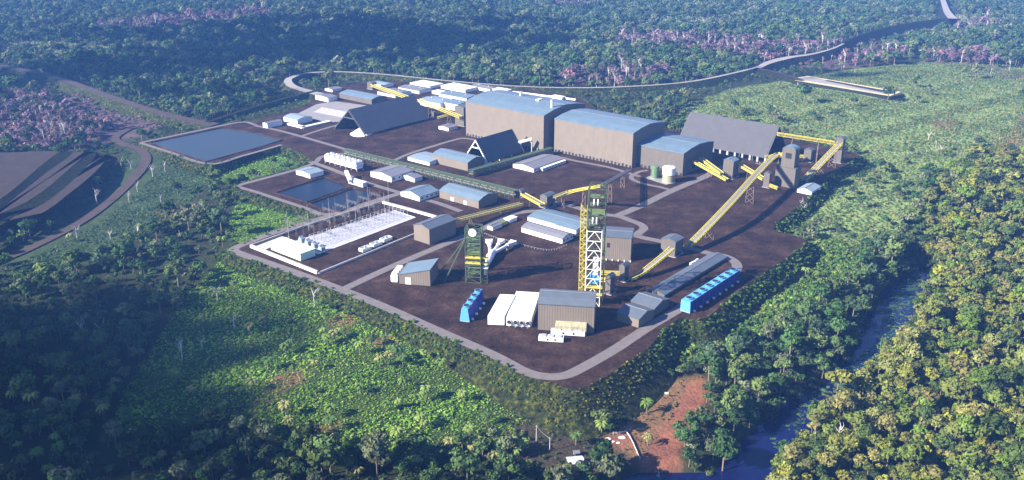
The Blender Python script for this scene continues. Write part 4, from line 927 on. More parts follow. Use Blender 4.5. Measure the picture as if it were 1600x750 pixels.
for f in (.36,.46,.28): MB().box(.8,4.5,-5,-.8,hh*f-.3,hh*f+.2).build('landing', M['yellow'] if f > .3 else M['white'], t)
MB().box(2,4,-3.5,-2,hh*.14,hh*.30).build('skip', M['white'], t)
# tall tower
bx = 476.0
c = P(938,bx,0); l_ = P(913.5,bx-1.6,0); d = (l_-c).normalized(); rot = math.atan2(-d.x, d.y); hh = up_to(c, 938, 297); w = (l_-c).length
t = thing('headframe', 'tallest green headframe tower with four white wheels and a yellow zigzag stair', 'headframe', c, rot); dp = w*1.1
m = MB(); lattice(m, 0, dp, -1.0, w, 0, hh, 9, .5, diag=.24); m.build('tower_frame', M['green'], t)
m = MB(); n_ = 8
for x, y in ((-3.2,.6),(-3.2,w*.98),(-.9,.6),(-.9,w*.98)): m.bar((x,y,0),(x,y,hh*.66),.42)
for i in range(n_):
    z0, z1 = hh*.66*i/n_, hh*.66*(i+1)/n_; m.bar((-3.3,.6,z0),(-3.3,w*.5,z1),.36); m.bar((-3.3,w*.98,z0),(-3.3,w*.5,z1),.36); m.bar((-3.3,.6,z1),(-3.3,w*.98,z1),.40); m.bar((-3.2,.6,z1),(-.9,.6,z1),.35); m.bar((-3.2,w*.98,z1),(-.9,w*.98,z1),.35)
m.build('white_guide_frame', M['whitesteel'], t)
for f in (.68,.76,.86,.93): MB().box(.6,dp*.7,.4,w-1.2,hh*f-.15,hh*f+.15).build('platform', M['greenpan'], t)
MB().box(-.5,.1,-.8,w-.2,hh*.805,hh*.84).build('green_panel', M['greenpan'], t)
m = MB(); lattice(m, .5, dp*.8, 0, w*.9, hh, hh+2.2, 1, .3, diag=.15); m.build('top_rail', M['green'], t)
def sheave(x, y, z, r_):
    o = MB().tube((x-.2,y-.35,z),(x-.2,y+.35,z),r_,None,22).build('sheave_wheel', M['white'], t); MB().tube((x-.2,y-.5,z),(x-.2,y+.5,z),r_*.2,None,10).build('hub', M['galv'], o)
for y in (w*.38,w*.62): sheave(-.6, y, hh*.895, 2.3); sheave(-.8, y+.4, hh*.74, 2.4)
MB().box(-.6,1.2,w*.18,w*.30,hh*.68,hh*.755).build('guide_post', M['wood'], t); MB().box(-.6,1.2,w*.80,w*.88,hh*.69,hh*.75).build('guide_post', M['wood'], t)
MB().box(-.8,1.6,w*.22,w*.55,hh*.27,hh*.42).build('skip', M['white'], t); MB().box(-.8,2.0,w*.15,w*.72,hh*.19,hh*.27).build('loading_chute', M['sky'], t)
m = MB(); yl, yr = w+.6, w+3.6; n_ = 24; H_ = hh*.86
for i in range(n_):
    z0 = H_*i/n_; z1 = H_*(i+1)/n_; a, b = (yl, yr) if i % 2 else (yr, yl)
    m.bar((-1.2,a,z0),(-1.2,b,z1),.9,.35); m.bar((-1.2,a,z0+1),(-1.2,b,z1+1),.14); m.box(-2.0,.2,b-.6,b+.6,z1-.15,z1+.1)
for x in (-2,.2):
    for y in (yl-.5,yr+.5): m.bar((x,y,0),(x,y,H_+1.5),.28)
for i in range(n_): z = H_*i/n_; m.bar((-2,yl-.5,z),(-2,yr+.5,z),.2); m.bar((.2,yl-.5,z),(.2,yr+.5,z),.2)
m.build('zigzag_stair', M['yellow'], t)
for z in (8,13): MB().box(-4,.0,-1,w,z,z+.5).build('walkway', M['yellow'], t)

# ventilation fans: three ducts joining into one
root = P(758.5,421,0); t = thing('ventilation_fans', 'white three-branched ventilation duct right of the green headframe', 'ventilation fans', root, 0)
def lp(x, y, z): return P(x, y, z) - root
nodes = lp(767,400,3.2)
MB().tube(lp(759,419,1.6), lp(765,402,3.2), 1.0, 2.9, 16).build('main_duct', M['white'], t)
MB().tube(lp(765,402,3.2), lp(770,394,3.4), 2.9, 2.5, 16).build('junction', M['white'], t)
for k, (x, y) in enumerate(((764.5,378),(782,377.5),(800,379.5))):
    s_ = lp(766+k*3.0,397-k*1.0,3.4); e = lp(x,y,3.4); f = s_.lerp(e,.70); b = MB().tube(s_,f,1.25,1.15,14).build('branch_duct', M['white'], t)
    MB().tube(f, s_.lerp(e,.84), 1.65,1.65,14).build('fan_casing', M['white'], b); dd = (e-s_).normalized(); nn = Vector((-dd.y,dd.x,0)); a = s_.lerp(e,.86); z = Vector((0,0,1)); e2 = e + dd*2.5
    MB().taper([a-nn*1.2-z*1.1,a+nn*1.2-z*1.1,a+nn*1.2+z*1.1,a-nn*1.2+z*1.1],[e2-nn*2.9-z*1.5,e2+nn*2.9-z*1.5,e2+nn*2.9+z*1.5,e2-nn*2.9+z*1.5]).build('outlet', M['white'], b)
    MB().bar((f.x,f.y,0), f, .8).build('leg', M['galv'], t)
# dotted chain fence right of the fans
fp = [(757,366),(775,373),(795,378),(820,385),(845,391),(866,391),(885,384)]
q = smooth_line(fp, 5); t = thing('post_fence', 'curved line of pale posts from the headframe towards the tall tower', 'fence', P(*q[0],0)); m = MB(); r_ = MB()
for i, a in enumerate(q):
    p = P(*a,0)-t.location; m.bar(p, p+Vector((0,0,1.1)), .16)
    if i: r_.bar(pp+Vector((0,0,1.2)), p+Vector((0,0,1.2)), .1)
    pp = p
m.build('post', M['white'], t); r_.build('rail', M['galv'], t)
# ------------------------------------------------------------------ vegetation
def leaf_mat(name, instancer):
    m = bpy.data.materials.new(name); m.use_nodes = True; n = m.node_tree.nodes; l = m.node_tree.links
    for x in list(n): n.remove(x)
    out = n.new('ShaderNodeOutputMaterial'); df = n.new('ShaderNodeBsdfDiffuse'); tl = n.new('ShaderNodeBsdfTranslucent'); mx = n.new('ShaderNodeMixShader'); mx.inputs[0].default_value = 0.15
    if instancer:
        at = n.new('ShaderNodeAttribute'); at.attribute_type = 'INSTANCER'; at.attribute_name = 'tint'; c = at.outputs['Color']
    else: at = n.new('ShaderNodeObjectInfo'); c = at.outputs['Color']
    tc = n.new('ShaderNodeTexCoord'); nz = n.new('ShaderNodeTexNoise'); nz.inputs['Scale'].default_value = 0.9; nz.inputs['Detail'].default_value = 3; l.new(tc.outputs['Object'], nz.inputs['Vector'])
    r = ramp(n, [(0.3,(0.6,0.62,0.6)),(0.7,(1.45,1.4,1.25))]); l.new(nz.outputs['Fac'], r.inputs[0]); mu = n.new('ShaderNodeMix'); mu.data_type = 'RGBA'; mu.blend_type = 'MULTIPLY'; mu.inputs[0].default_value = 1
    l.new(c, mu.inputs[6]); l.new(r.outputs[0], mu.inputs[7]); l.new(mu.outputs[2], df.inputs[0]); l.new(mu.outputs[2], tl.inputs[0])
    l.new(df.outputs[0], mx.inputs[1]); l.new(tl.outputs[0], mx.inputs[2]); l.new(mx.outputs[0], out.inputs[0]); return m
LEAF_I = leaf_mat('foliage_mass', True); LEAF_O = leaf_mat('foliage', False)
def crown_geo(rng, r, h, zc, lobes, n, size, flat=0.8):
    """leaf clumps on the skins of several lobes: (verts, quads)"""
    cs = []; 
    for i in range(lobes):
        a = rng.uniform(0, 6.28); d = r*0.62*math.sqrt(rng.uniform(0, 1)); cs.append((d*math.cos(a), d*math.sin(a), zc + h*(rng.uniform(-.15,.35) - 0.25*(d/r)), r*rng.uniform(.34,.55)))
    V_ = []; 
    for k in range(n):
        cx, cy, cz, lr = cs[k % lobes]; u = rng.normal(size=3); u[2] = abs(u[2])*0.9 - 0.25; u /= np.linalg.norm(u)
        c = np.array([cx, cy, cz]) + u*lr*np.array([1,1,flat])*rng.uniform(.82,1.08)
        nn = u + rng.normal(size=3)*.45; nn /= np.linalg.norm(nn); t = np.cross(nn, rng.normal(size=3)); t /= np.linalg.norm(t); b_ = np.cross(nn, t); s_ = size*rng.uniform(.6,1.35)
        V_ += [c-t*s_-b_*s_*.35, c+b_*s_*.6-t*s_*.1, c+t*s_+b_*s_*.2, c-b_*s_*.7+t*s_*.2]
    V_ = np.array(V_); F_ = np.arange(len(V_)).reshape(-1,4); return V_, F_, cs
def mesh_np(name, V_, F_, mat):
    m = bpy.data.meshes.new(name); m.from_pydata(V_.tolist() if hasattr(V_, 'tolist') else V_, [], F_.tolist() if hasattr(F_, 'tolist') else F_); m.materials.append(mat); return m
def trunk_mb(rng, H_, r_, cs):
    m = MB(); top = Vector((rng.uniform(-.3,.3), rng.uniform(-.3,.3), H_*.55)); m.tube((0,0,-1), top, r_, r_*.6, 7)
    for cx, cy, cz, lr in cs[:4]: m.tube(top*.8, (cx*.8, cy*.8, cz), r_*.45, r_*.15, 5)
    return m
def add_mats(m, mats):
    for x in mats: m.materials.append(x)
prng = np.random.default_rng(5)
def proto_tree(name, r, H_, lobes, n, size, trunkmat, flat=.8):
    """crown + trunk in one unlinked object, source for the forest mass"""
    V_, F_, cs = crown_geo(prng, r, H_*.5, H_*.62, lobes, n, size, flat); t = trunk_mb(prng, H_, .25, cs); k = len(V_)
    me_ = bpy.data.meshes.new(name); me_.from_pydata(V_.tolist() + t.v, [], F_.tolist() + [tuple(i+k for i in f) for f in t.f]); me_.materials.append(LEAF_I); me_.materials.append(trunkmat)
    mi = np.zeros(len(me_.polygons), np.int32); mi[len(F_):] = 1; me_.polygons.foreach_set('material_index', mi); return bpy.data.objects.new(name, me_)
def proto_bare(name, H_):
    m = MB(); m.tube((0,0,-1),(0.3,.2,H_*.7),.22,.14,5)
    for i in range(9):
        a = prng.uniform(0,6.28); z = H_*prng.uniform(.45,.72); m.tube((.2,.1,z),(math.cos(a)*2.2,math.sin(a)*2.2,z+prng.uniform(1.5,4)),.12,.04,4,False)
    V_, F_, _ = crown_geo(prng, 2.6, 4, H_*.85, 4, 60, .38); k = len(m.v)
    me_ = bpy.data.meshes.new(name); me_.from_pydata(m.v + V_.tolist(), [], m.f + [tuple(int(i)+k for i in f) for f in F_]); me_.materials.append(M['palebark']); me_.materials.append(LEAF_I)
    mi = np.zeros(len(me_.polygons), np.int32); mi[len(m.f):] = 1; me_.polygons.foreach_set('material_index', mi); return bpy.data.objects.new(name, me_)
def proto_bush(name, n, size, r=1.3, h=1.2):
    V_, F_, _ = crown_geo(prng, r, h, h*.45, 5, n, size, .8); me_ = mesh_np(name, V_, F_, LEAF_I); return bpy.data.objects.new(name, me_)
def frond_geo(rng, n, L_, z0, wid, up=.9):
    vs = []; fs = []
    for i in range(n):
        a = 6.2832*i/n + rng.uniform(-.25,.25); ca, sa = math.cos(a), math.sin(a); el = rng.uniform(.25,1.25)*up; ln = L_*rng.uniform(.8,1.1); k = len(vs); m_ = 6
        x, z = 0.0, z0; pe = el
        for j in range(m_+1):
            f = j/m_; w = wid*math.sin(math.pi*min(1, f*.85+.12))*1.0
            vs += [(x*ca - w*sa, x*sa + w*ca, z - w*.45), (x*ca, x*sa, z), (x*ca + w*sa, x*sa - w*ca, z - w*.45)]
            x += math.cos(pe)*ln/m_; z += math.sin(pe)*ln/m_; pe -= .42
        for j in range(m_):
            b_ = k + j*3; fs += [(b_, b_+1, b_+4, b_+3), (b_+1, b_+2, b_+5, b_+4)]
    return vs, fs
def instancer(name, pts, rotz, scl, tint, pick, protos, parent=None):
    """ONE object: a set of points, each carrying one of the source plants"""
    me_ = bpy.data.meshes.new(name); k = len(pts); me_.vertices.add(k); me_.vertices.foreach_set('co', np.asarray(pts, np.float32).ravel())
    for an, ty, key, dat in (('rotz','FLOAT','value',rotz),('scl','FLOAT_VECTOR','vector',scl),('tint','FLOAT_COLOR','color',np.concatenate([tint, np.ones((k,1))],1)),('pick','INT','value',pick)):
        a = me_.attributes.new(an, ty, 'POINT'); a.data.foreach_set(key, np.asarray(dat, np.int32 if ty == 'INT' else np.float32).ravel())
    o = bpy.data.objects.new(name, me_); COL.objects.link(o)
    ng = bpy.data.node_groups.new(name + '_scatter', 'GeometryNodeTree'); ng.interface.new_socket('Geometry', in_out='INPUT', socket_type='NodeSocketGeometry'); ng.interface.new_socket('Geometry', in_out='OUTPUT', socket_type='NodeSocketGeometry')
    N = ng.nodes; Lk = ng.links; gi = N.new('NodeGroupInput'); go_ = N.new('NodeGroupOutput'); iop = N.new('GeometryNodeInstanceOnPoints'); g2i = N.new('GeometryNodeGeometryToInstance')
    for p in protos[::-1]:
        oi = N.new('GeometryNodeObjectInfo'); oi.inputs['Object'].default_value = p; oi.transform_space = 'ORIGINAL'; Lk.new(oi.outputs['Geometry'], g2i.inputs[0])
    def attr(nm, ty):
        a = N.new('GeometryNodeInputNamedAttribute'); a.data_type = ty; a.inputs['Name'].default_value = nm; return a.outputs['Attribute']
    cx = N.new('ShaderNodeCombineXYZ'); Lk.new(attr('rotz','FLOAT'), cx.inputs[2]); m2p = N.new('GeometryNodeMeshToPoints')
    Lk.new(gi.outputs[0], m2p.inputs['Mesh']); Lk.new(m2p.outputs[0], iop.inputs['Points']); Lk.new(g2i.outputs[0], iop.inputs['Instance']); iop.inputs['Pick Instance'].default_value = True
    Lk.new(attr('pick','INT'), iop.inputs['Instance Index']); Lk.new(cx.outputs[0], iop.inputs['Rotation']); Lk.new(attr('scl','FLOAT_VECTOR'), iop.inputs['Scale']); Lk.new(iop.outputs[0], go_.inputs[0])
    md = o.modifiers.new('scatter', 'NODES'); md.node_group = ng; return o

SL = math.tan(math.atan(800/FPX))
def infrustum(x, y, m=25): 
    # horizontal spread of the picture at ground distance y
    dep = y*math.cos(PITCH) + (CAM_H+10)*math.sin(PITCH)
    low = (y*math.sin(PITCH) - (CAM_H-0)*math.cos(PITCH))/dep*FPX   # rows below centre are negative
    return (np.abs(x)/dep*FPX < 800 + m*FPX/dep) & (low > -375 - 45*FPX/dep*.6)
def jitter(y0, y1, s_):
    xm = (y1*math.cos(PITCH)+CAM_H*math.sin(PITCH))*SL + 60; ys_ = np.arange(y0, y1, s_*.87); xs_ = np.arange(-xm, xm, s_); X, Y = np.meshgrid(xs_, ys_); X = X + (np.arange(len(ys_)) % 2)[:,None]*s_/2
    X = X + RNG.uniform(-.36, .36, X.shape)*s_; Y = Y + RNG.uniform(-.36, .36, Y.shape)*s_; X = X.ravel(); Y = Y.ravel(); k = infrustum(X, Y); return X[k], Y[k]
cr = raster(plg([(835,588),(870,600),(1000,560),(1030,560),(1000,620),(960,672),(860,676),(815,620)]))
G_no = G_bank | G_road | G_out | G_riv | cr
fieldmask = np.zeros((NY, NX), bool)
for k_ in ('leftfield','notch','pasture','rightfield','clear','earth','redtrack','bare','yard'): fieldmask |= Z[k_]
Z['thicket'] = raster(plg([(985,600),(1063,500),(1180,440),(1262,380),(1310,374),(1350,410),(1310,450),(1230,500),(1180,540),(1090,560),(1030,600)])) & ~G_bank
Z['canopy'] = raster(plg([(1200,760),(1260,680),(1330,600),(1400,540),(1455,440),(1440,340),(1470,270),(1560,240),(1620,250),(1640,500),(1640,800),(1200,800)]))
Z['dim'] = raster(plg([(0,400),(120,420),(230,350),(330,290),(370,300),(350,400),(230,560),(190,640),(330,665),(560,700),(700,716),(820,740),(820,800),(-60,800),(-60,400)]))
def lownoise(x, y, s_, seed=0):
    return 0.5 + 0.25*(np.sin(x/s_*1.0+seed)*np.cos(y/s_*1.3+seed*2.1) + np.sin((x*.6-y*.8)/s_*1.9+seed*.7)) 
# --- tree positions
X1, Y1 = jitter(290, 640, 6.6); X2, Y2 = jitter(640, 1150, 8.0); X3, Y3 = jitter(1150, 2950, 12.0)
X = np.concatenate([X1, X2, X3]); Y = np.concatenate([Y1, Y2, Y3]); SP = np.concatenate([np.full(len(X1),1.0), np.full(len(X2),1.15), np.full(len(X3),1.6)])
ok = (look(G_no, X, Y) == 0) & (look(fieldmask | Z['thicket'], X, Y) == 0)
gap = lownoise(X, Y, 55, 2.0) + RNG.uniform(-.3,.3,len(X)); ok &= ~((gap < 0.16) & (look(Z['canopy'], X, Y) == 0))
ok &= ~((look(Z['dim'], X, Y) > 0) & (RNG.uniform(0,1,len(X)) < .38))
# a few trees stand out in the fields and on the shaded yard
inf = (look(G_no, X, Y) == 0) & (look(fieldmask, X, Y) > 0)
ok |= inf & (RNG.uniform(0,1,len(X)) < np.where(look(Z['rightfield'], X, Y) > 0, .05*(lownoise(X,Y,70,1) > .55), .009)) & (look(Z['earth'], X, Y) == 0)
ok |= inf & (look(Z['clear'], X, Y) > 0) & (RNG.uniform(0,1,len(X)) < .25)
X, Y, SP = X[ok], Y[ok], SP[ok]; Zt = height(X, Y)
def pal(k, cs_): cs_ = np.array(cs_); return cs_[RNG.integers(0, len(cs_), k)]
nT = len(X); tint = pal(nT, [(.030,.062,.022),(.045,.075,.028),(.035,.058,.032),(.075,.09,.05),(.026,.05,.02),(.06,.085,.03)])
c_ = look(Z['canopy'], X, Y) > 0
tint[c_] = pal(c_.sum(), [(.115,.125,.030),(.085,.115,.028),(.13,.125,.045),(.055,.085,.025),(.13,.14,.05),(.075,.12,.022),(.15,.16,.03),(.10,.12,.035),(.045,.07,.025)])
c_ = (look(Z['pink'], X, Y) > 0) | ((lownoise(X, Y, 130, 4.0) > .86) & (Y > 800)); PK = c_
tint[c_] = pal(c_.sum(), [(.20,.12,.15),(.16,.11,.14),(.24,.16,.18),(.11,.10,.10),(.18,.13,.17),(.06,.08,.06)])
tint[PK] *= .55; tint[look(Z['canopy'], X, Y) > 0] *= .80; tint *= 1.5*RNG.uniform(.7,1.35,(nT,1))*np.array([1,1,1])
scale = np.clip(RNG.lognormal(-.04,.30,nT),.45,2.0)*SP
# --- the 300 that show largest stand as trees of their own
dist = np.sqrt(X**2 + Y**2 + CAM_H**2); low_ = look(G_low, X, Y) > 0; scale[low_] *= .45; size = scale/dist; size[PK] = 0
dep_ = Y*math.cos(PITCH) + (CAM_H-Zt)*math.sin(PITCH); row_ = 375 - FPX*(Y*math.sin(PITCH) + (Zt+6-CAM_H)*math.cos(PITCH))/dep_; clm = 800 + FPX*X/dep_
size[(row_ > 765) | (clm < -10) | (clm > 1610)] = 0
order = np.argsort(-size); big = order[:300]; rest = order[300:]
KINDS = []
for i in range(4):
    cg = crown_geo(prng, 3.9, 5.5, 7.0, 8 + i, 430, .62, .8); cm = mesh_np('crown', cg[0], cg[1], LEAF_O); tm = trunk_mb(prng, 11, .28, cg[2])
    t_ = bpy.data.meshes.new('trunk'); t_.from_pydata([tuple(v) for v in tm.v], [], tm.f); t_.materials.append(M['bark']); KINDS.append((cm, t_))
def tone(c):
    r_, g_, b_ = c
    if r_ > g_*1.05: return 'pale brownish'
    if r_ > g_*.80: return 'yellow-green'
    return 'dark green' if g_ < .075 else 'mid-green'
def sized(s_): return 'small' if s_ < .85 else ('large' if s_ > 1.22 else 'middle-sized')
RIVED = grow(G_riv, 10); PADED = grow(G_pad, 34); YARDED = grow(Z['yard'] | Z['redtrack'], 12)
def beside(x, y):
    if look(RIVED, [x], [y])[0]: return ' at the water edge'
    if look(YARDED, [x], [y])[0]: return ' by the farmyard and red track'
    if look(PADED, [x], [y])[0]: return ' close under the site bank'
    return ''
def area(x, y):
    if look(Z['canopy'], [x], [y])[0]: return 'in the canopy right of the river', 'trees right of the river'
    if look(fieldmask, [x], [y])[0]: return 'alone in open field or yard', 'lone field trees'
    if look(Z['dim'], [x], [y])[0]: return 'in the lower left wood', 'trees of the lower left wood'
    if x > 60: return 'between site and river', 'trees between site and river'
    return 'in front of the site', 'trees in front of the site'
for i in big:
    cm, tm = KINDS[int(RNG.integers(0, 4))]; w_, gname = area(X[i], Y[i]); tn = tone(tint[i])
    e = thing('tree', f'{sized(scale[i])} {tn} round-crowned tree {w_}{beside(X[i], Y[i])}', 'tree', (X[i], Y[i], Zt[i]), RNG.uniform(0, 6.28), f'{gname}')
    s_ = scale[i]; e.scale = (s_, s_, s_*RNG.uniform(.85,1.15))
    for nm, mm in (('crown', cm), ('trunk', tm)):
        o = bpy.data.objects.new(nm, mm); COL.objects.link(o); o.parent = e; o.color = (*tint[i], 1)
PT = [proto_tree('forest_source', 3.9, 11, 8+i, 260, .72, M['bark']) for i in range(4)] + [proto_bare('bare_source', 12), proto_bare('bare_source', 15)]
rs = rest; pick = RNG.integers(0, 4, len(rs)); pk = PK[rs]; pick[pk & (RNG.uniform(0,1,len(rs)) < .22)] = RNG.integers(4, 6)
f_ = instancer('forest_trees', np.stack([X[rs], Y[rs], Zt[rs]], 1), RNG.uniform(0,6.28,len(rs)), np.stack([scale[rs]]*3, 1)*np.array([1,1,.9]), tint[rs], pick, PT)
tag(f_, 'endless dense rainforest reaching from the site to the hazy distance', 'forest', None, 'stuff')

# --- low growth: fields, thicket, banks
BU = [proto_bush('bush_source', 46, .34), proto_bush('bush_source', 60, .30, 1.5, 1.0), proto_bush('bush_source', 40, .40, 1.2, 1.6)]
def scatter(name, zone, s_, y1, sc, pal_, label, cat, dens=1.0, seed=0.0, y0=280, flatz=1.0, zoff=0.0, zfun=None, bright=1.0):
    x, y = jitter(y0, y1, s_); k = (look(zone, x, y) > 0) & (RNG.uniform(0,1,len(x)) < dens); x, y = x[k], y[k]; z = (height(x, y) if zfun is None else zfun(x, y)) + zoff
    q = RNG.uniform(.6,1.4,len(x))*sc*(0.7+.6*lownoise(x, y, 14, seed)); t_ = 1.25*bright*pal(len(x), pal_)*(0.75+.5*lownoise(x, y, 22, seed+1))[:,None]*RNG.uniform(.8,1.25,(len(x),1))
    o = instancer(name, np.stack([x,y,z],1), RNG.uniform(0,6.28,len(x)), np.stack([q,q,q*flatz],1), t_, RNG.integers(0,3,len(x)), BU); tag(o, label, cat, None, 'stuff'); return len(x)
free_ = ~(G_no)
nb = [scatter('field_shrubs', (Z['leftfield'] | Z['notch']) & free_, 1.75, 1000, .60, [(.085,.16,.022),(.115,.20,.028),(.06,.12,.02),(.14,.20,.04),(.04,.08,.02)], 'low bright green shrubs covering the fields left of the site', 'shrubs', .78, 1.0, bright=1.7),
      scatter('pasture_plants', Z['pasture'] & free_, 2.8, 1050, .8, [(.045,.085,.035),(.065,.10,.05),(.03,.06,.03)], 'rough bluish-green pasture plants round the winding earth road', 'plants', .75, 2.0, bright=1.4),
      scatter('meadow_shrubs', Z['rightfield'] & free_ & ~G_bank, 3.6, 2100, 1.1, [(.10,.145,.045),(.07,.12,.045),(.13,.16,.055),(.055,.10,.04),(.16,.15,.07)], 'pale green shrubs and tufts over the wide meadow right of the site', 'shrubs', .85, 3.0),
      scatter('thicket_shrubs', Z['thicket'] & free_, 3.1, 760, 1.75, [(.045,.085,.02),(.06,.11,.025),(.035,.065,.02),(.09,.12,.03)], 'tight dark green thicket along the right edge of the site', 'thicket', 1.0, 4.0, bright=1.5),
      scatter('undergrowth', Z['yard'] & free_, 3.6, 600, 1.0, [(.04,.065,.02),(.06,.09,.03)], 'patchy undergrowth round the small farmyard', 'undergrowth', .45, 5.0),
      scatter('earth_weeds', (Z['earth'] | Z['bare']) & free_ & ~Z['redtrack'], 2.6, 1200, .6, [(.09,.10,.03),(.16,.12,.06)], 'scattered weeds on the bare reddish earth', 'weeds', .35, 6.0),
      scatter('clearing_grass', Z['clear'] & free_, 8.0, 2950, 2.2, [(.15,.18,.10),(.20,.21,.15)], 'pale grass in the far clearings', 'grass', .5, 7.0, 1000)]
# floating plants on the right half of the river
Z['float'] = raster(pl([(1434,416),(1446,440),(1424,480),(1412,520),(1396,540),(1350,575),(1300,622),(1262,655),(1245,680),(1232,668),(1240,640),(1285,600),(1335,566),(1362,540),(1378,500),(1402,450)], RIV_Z)) | raster(pl([(1205,686),(1240,682),(1232,700),(1212,702)], RIV_Z))
nb.append(scatter('floating_plants', Z['float'] & G_riv, 2.2, 800, 1.0, [(.035,.085,.045),(.05,.11,.05),(.08,.11,.05)], 'mats of green water plants floating along the right side of the river', 'water plants', .62, 8.0, flatz=.12, zfun=lambda x, y: np.full(len(x), RIV_Z+.05)))
print('trees', len(rest), 'low', nb)

def bank_z(x, y):
    d = np.full(len(x), 1e9)
    for a, b in zip(PADW, np.roll(PADW, -1, 0)):
        e = b - a; L2 = e @ e + 1e-9; t_ = np.clip(((x-a[0])*e[0] + (y-a[1])*e[1])/L2, 0, 1); d = np.minimum(d, np.hypot(x-a[0]-t_*e[0], y-a[1]-t_*e[1]))
    return np.maximum(-d/1.15, height(x, y))
ring = G_bank & ~G_pad & ~G_road
scatter('bank_shrubs', ring & ~cr, 2.6, 1300, .95, [(.06,.11,.02),(.08,.14,.03),(.04,.075,.018),(.03,.055,.015)], 'shrubs creeping up the banks of the raised site', 'shrubs', .8, 9.0, zfun=bank_z)
scatter('moss_tufts', (ring | cr) & cr & ~G_pad, 1.9, 600, .55, [(.10,.11,.012),(.16,.16,.018),(.05,.06,.012),(.02,.03,.01)], 'yellow-green tufts on the tall bank at the front corner', 'tufts', .8, 10.0, zfun=bank_z)
# --- palms
palms = [(610,563),(630,567),(622,556),(663,555),(713,543),(690,573),(707,567),(563,610),(667,617),(793,617),(760,657),(703,697),(733,680),(737,703),(745,695),(720,690),(800,697),(817,703),(808,710),(773,717),(517,667),(523,527),(505,520),(563,547),(743,577),
         (411,501),(454,541),(447,548),(509,496),(512,534),(529,522),(392,515),(500,479),(1216,398),(1236,412),(1258,428),(1250,395),(1275,432),(1132,458),(1210,436),(1243,590),(1145,572),(1137,566),(1036,570),(1025,565),(1012,690),(950,665),(940,672),
         (560,742),(395,735),(350,640),(80,742),(60,720),(30,700),(240,730),(205,715),(300,745),(470,735),(130,742),(20,660),(165,640),(90,690),(340,715),(650,728),(900,690),(1010,640),(60,420),(65,430),(135,350),(110,372),(220,360),(280,385),(348,380),(1490,190),(1462,236)]
for _ in range(60):
    palms.append((random.uniform(5, 760), random.uniform(600, 745) if random.random() < .75 else random.uniform(440, 600)))
PV = []
for i in range(3):
    v_, f2 = frond_geo(prng, 15 + i*3, 5.2, 6.5, .62); fm = mesh_np('fronds', v_, f2, LEAF_O)
    tm = MB().tube((0,0,-1),(.25,.1,6.6),.30,.22,7); t_ = bpy.data.meshes.new('trunk'); t_.from_pydata([tuple(v) for v in tm.v], [], tm.f); t_.materials.append(M['bark']); PV.append((fm, t_))
for x, y in palms:
    p = G(x, y + 6)
    if look(G_no, [p.x], [p.y])[0]: continue
    fm, tm = PV[random.randrange(3)]; lft = x < 500
    wh_ = ('at the lower left' if lft else 'in front of the site') if x < 900 else 'right of the site'
    s_ = random.uniform(.7, 1.15); ci = random.randrange(4); hue = ('green', 'bright green', 'dark green', 'yellowish')[ci]; sz = 'small' if s_ < .85 else ('tall' if s_ > 1.02 else 'middling')
    e = thing('palm_tree', f'{sz} {hue} feathery palm {wh_}{beside(p.x, p.y)}', 'palm', (p.x, p.y, p.z), random.uniform(0, 6.28), f'palms {wh_}'); e.scale = (s_,)*3
    c0 = [(.10,.16,.04),(.15,.21,.06),(.06,.11,.035),(.20,.20,.08)][ci]
    for nm, mm in (('fronds', fm), ('trunk', tm)):
        o = bpy.data.objects.new(nm, mm); COL.objects.link(o); o.parent = e; o.color = (*c0, 1)
# --- bare pale trunks
dead = [(152,318),(190,262),(205,264),(258,268),(239,276),(215,300),(202,316),(315,330),(252,318),(217,375),(173,375),(121,372),(285,562),(316,545),(492,478),(366,515),(1487,290),(1250,332),(1254,336),(1450,220),(1246,138),(160,530),(128,525),(1310,690),(340,470),(1470,240),(1183,268)]
DM = []
for i in range(3):
    m = MB(); H_ = 9; m.tube((0,0,-1),(.2,.1,H_*.6),.30,.2,6)
    b_ = MB()
    for k in range(7): a = prng.uniform(0,6.28); z = H_*prng.uniform(.4,.6); e_ = Vector((math.cos(a)*1.9,math.sin(a)*1.9,z+prng.uniform(1.5,3.5))); b_.tube((.15,.08,z),e_,.14,.07,5,False); b_.tube(e_,e_+Vector((math.cos(a+1)*1.2,math.sin(a+1)*1.2,.9)),.07,.03,4,False)
    a_ = bpy.data.meshes.new('trunk'); a_.from_pydata([tuple(v) for v in m.v], [], m.f); a_.materials.append(M['palebark']); c_ = bpy.data.meshes.new('branches'); c_.from_pydata([tuple(v) for v in b_.v], [], b_.f); c_.materials.append(M['palebark']); DM.append((a_, c_))
for x, y in dead:
    p = G(x, y); s_ = random.uniform(.9,1.6); wh_ = 'in the left pasture' if x < 330 and y < 400 else ('in the lower left field' if x < 900 else 'right of the site')
    e = thing('dead_tree', f'bare pale tree trunk with broken branches {wh_}', 'dead tree', (p.x,p.y,p.z), random.uniform(0,6), f'bare trunks {wh_}'); e.scale = (s_,)*3
    a_, c_ = DM[random.randrange(3)]
    for nm, mm in (('trunk', a_), ('branches', c_)): o = bpy.data.objects.new(nm, mm); COL.objects.link(o); o.parent = e

